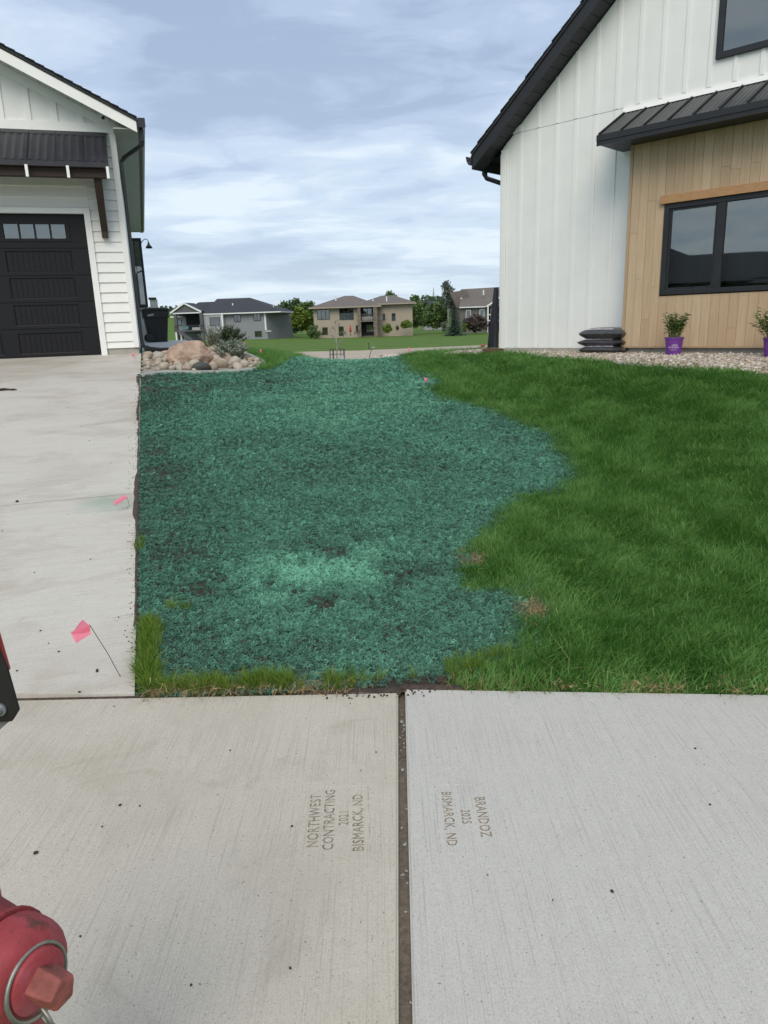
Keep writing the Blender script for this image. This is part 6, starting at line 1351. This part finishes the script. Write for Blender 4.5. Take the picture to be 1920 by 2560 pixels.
T = [('pointed dark conifer between the grey and taupe houses', 706, 822, 752, 24, 165, 'conifer', 'leaf_mid', 1), ('dark broad tree right of the grey house', 728, 824, 758, 36, 162, 'broad', 'leaf_dark2', 2), ('bright green tree left of the taupe house', 753, 828, 764, 40, 150, 'broad', 'leaf_bright', 3), ('tall green tree behind the bright green one', 771, 820, 746, 36, 175, 'broad', 'leaf_mid', 4),
     ('dark tree tight beside the taupe house gable', 783, 822, 762, 26, 180, 'broad', 'leaf_dark2', 5), ('rounded tree top above the taupe roof', 976, 780, 729, 30, 220, 'broad', 'leaf_mid', 6), ('full green tree right of the taupe house', 1040, 812, 740, 40, 170, 'broad', 'leaf_mid', 7), ('tall dark conifer left of the grey wispy tree', 1085, 810, 722, 30, 240, 'conifer', 'leaf_spruce', 8), ('shorter dark conifer above the small grey roof', 1066, 808, 736, 26, 245, 'conifer', 'leaf_spruce', 9),
     ('round green tree before the small grey house', 1088, 818, 767, 52, 160, 'broad', 'leaf_mid', 10), ('large blue green spruce before the brown house', 1136, 833, 752, 46, 130, 'conifer', 'leaf_spruce', 11), ('low tree with brownish purple leaves by the white deck', 1189, 830, 793, 50, 138, 'broad', 'leaf_purple', 12)]
T += [('dark tree filling the gap right of the grey house', 692, 826, 764, 40, 175, 'broad', 'leaf_dark2', 41), ('mid green tree behind the dark gap tree', 716, 822, 757, 44, 185, 'broad', 'leaf_mid', 42), ('dense dark tree behind the bright green tree', 742, 824, 750, 48, 190, 'broad', 'leaf_dark2', 43), ('low dark tree left of the tall conifers', 1058, 812, 758, 36, 200, 'broad', 'leaf_dark2', 44), ('dark tree behind the spruce and brown roof', 1106, 815, 745, 34, 200, 'broad', 'leaf_dark2', 45)]
for lab, a_, b_, c_, d_, e_, kd, lm_, s_ in T: tree(lab, a_, b_, c_, d_ * (1.25 if kd == 'broad' else 1.1), e_, kd, lm_, s_, low=.25 if 'purple' in lab else .0)
tree('tall wispy grey green tree beside the brown roof', 1121, 815, 706, 40, 155, 'broad', 'leaf_grey', 13, trunk='bark_pale', dens=.55, low=.3)
S = [('dark green bush at the left corner of the taupe house', 786, 845, 815, 34, 138, 'leaf_mid', 20), ('yellow green bush before the stair of the taupe house', 968, 829, 808, 26, 136, 'leaf_bright', 21), ('yellow green bush at the right end of the taupe house', 1016, 818, 802, 30, 139, 'leaf_bright', 22), ('yellow green bush right of the spruce', 1162, 832, 802, 16, 136, 'leaf_bright', 23), ('pale bush left of the spruce', 1110, 828, 801, 18, 137, 'leaf_grey', 24), ('dark clipped bush right of the taupe house', 1040, 816, 800, 22, 150, 'leaf_dark2', 25), ('small dark bush on the taupe house slope', 994, 824, 813, 9, 137, 'leaf_dark2', 26)]
for lab, a_, b_, c_, d_, e_, lm_, s_ in S: tree(lab, a_, b_, c_, d_, e_, 'broad', lm_, s_, 'shrub', low=.0)
# distant wooded ridge
mb = MB(); r = random.Random(9); Yr = 620
for i in range(81):
    px_ = -300 + 2600 * i / 80
    for j, (dy, zf_) in enumerate(((-180, 0), (0, 1), (240, .8))):
        p = at(px_, 806, Yr + dy); hh_ = (10 + 7 * float(fbm(i * .23, .4, 1, 3))) * zf_; mb.v.append((p.x, p.y, -1.5 + hh_))
for i in range(80):
    for j in range(2): a = i * 3 + j; mb.f.append((a, a + 3, a + 4, a + 1)); mb.mi.append(0)
tag(mb.build('hill', MATS['ground'], smooth=True), 'low wooded ridge on the horizon', None, None, 'structure')
lb = MB()
for _ in range(1500):
    px_ = r.uniform(-250, 2200); p = at(px_, 806, Yr + r.uniform(-60, 90)); i = (px_ + 300) / 2600 * 80; zb_ = 8 + 7 * float(fbm(i * .23, .4, 1, 3)); hh_ = r.uniform(2.5, 6); ww_ = r.uniform(2, 4)
    for k in range(9):
        c_ = Vector((p.x + r.gauss(0, ww_ * .5), p.y + r.gauss(0, 1), zb_ + r.uniform(0, hh_))); s_ = r.uniform(.7, 1.5); a1 = Vector((r.gauss(0, 1), r.gauss(0, .5), r.gauss(0, 1))).normalized(); a2 = a1.cross(Vector((r.gauss(0, .4), 1, r.gauss(0, .4)))).normalized(); lb.add([c_ - a1 * s_, c_ + a2 * s_, c_ + a1 * s_, c_ - a2 * s_], [(0, 1, 2, 3)])
tag(lb.build('distant_woods', MATS['leaf_wood']), 'dark band of far off woods along the horizon', None, None, 'stuff')
# ---- things on the tan path
def path_base(px_, py_, Y): p = at(px_, py_, Y); p.z = G(p.x, p.y) + .05; return p
p = path_base(843, 897, 57); sp_ = thing('sapling', 'thin young tree with few leaves on the tan path', 'tree', p); tm = MB(); lmb = MB(); r = random.Random(31)
tm.tube([(0, 0, 0), (.03, 0, 1.2), (-.02, 0, 2.3), (.0, 0, 2.9)], [.035, .028, .018, .006], 6)
for k in range(16):
    z_ = 1.0 + 1.8 * k / 16; a = r.uniform(0, 6.28); L_ = r.uniform(.35, .75); tip = Vector((math.cos(a) * L_, math.sin(a) * L_, z_ + .35)); tm.tube([(0, 0, z_), tip], [.012, .004], 4, False)
    for q_ in range(9): pt = Vector((0, 0, z_)).lerp(tip, r.uniform(.4, 1)); leaf(lmb, pt, Vector((r.gauss(0, 1), r.gauss(0, 1), r.gauss(0, .6))), .12, .06)
tm.build('trunk', MATS['bark_pale'], sp_); lmb.build('crown', MATS['leaf_grey'], sp_)
cg = thing('tree_cage', 'dark wire cage standing around the sapling', 'cage', p); b = MB()
for k in range(12): a = 2 * math.pi * k / 12; b.tube([(math.cos(a) * .58, math.sin(a) * .58, 0), (math.cos(a) * .58, math.sin(a) * .58, .85)], .014 if k % 4 else .03, 5)
b.build('posts', MATS['bg_frame'], cg); b = MB()
for z_ in (.05, .45, .84): torus(b, (0, 0, z_), .58, .012, (0, 0, 1), 24, 5)
b.build('wire_ring', MATS['bg_frame'], cg)
p = path_base(855, 898, 55); bk = thing('bucket', 'small grey bucket beside the tree cage', 'bucket', p); MB().lathe([(.14, 0), (.18, .34), (.165, .34), (.13, .03)], 14).build('pail', MATS['bg_grey_light'], bk, True)
p = path_base(924, 898, 56); ri = thing('riser_pipe', 'thin bent dark riser pipe standing on the tan path', 'pipe', p); MB().tube([(0, 0, 0), (.02, 0, .35), (.12, 0, .62), (.27, 0, .88)], .022, 6).build('pipe', MATS['bg_frame'], ri); MB().box(.20, .42, -.05, .05, .86, .96).build('valve', MATS['steel'], ri)
p = path_base(755, 890, 60); stk = thing('survey_stake', 'small pale stake on the left of the tan path', 'stake', p); MB().box(-.03, .03, -.02, .02, 0, .60).build('stake', MATS['trim_tan'], stk)
p = at(922.5, 874, 77); p.z = G(p.x, p.y); stk = thing('survey_stake', 'short dark stake at the lawn edge beyond the path', 'stake', p); MB().box(-.05, .05, -.03, .03, 0, .75).build('stake', MATS['bg_frame'], stk)
p = at(1207, 868, 62); p.z = G(p.x, p.y) + .05; hy2 = thing('stand_pipe', 'small rusty red stand pipe near the white house corner', 'pipe', p); MB().lathe([(.10, 0), (.06, .05), (.06, .45), (.12, .5), (.12, .62), (.04, .7)], 12).build('pipe', MATS['hydrant_red'], hy2, True); MB().tube([(-.2, 0, .55), (.2, 0, .55)], .05, 8).build('cross_arm', MATS['hydrant_red'], hy2)
n = 420; c0 = path_base(985, 890, 55); x = c0.x + nrg.normal(0, .62, n); y = c0.y + nrg.uniform(-7, 8, n); s_ = nrg.uniform(.05, .11, n)
scatter('riprap', np.stack([x, y, gz(x, y) + .06], -1), nrg.uniform(0, 6.28, (n, 3)), np.repeat(s_[:, None], 3, 1), nrg.integers(0, 8, n), np.clip(nrg.normal(.6, .3, n), 0, 1), gsrc, 'patch of pale loose rock on the tan path')
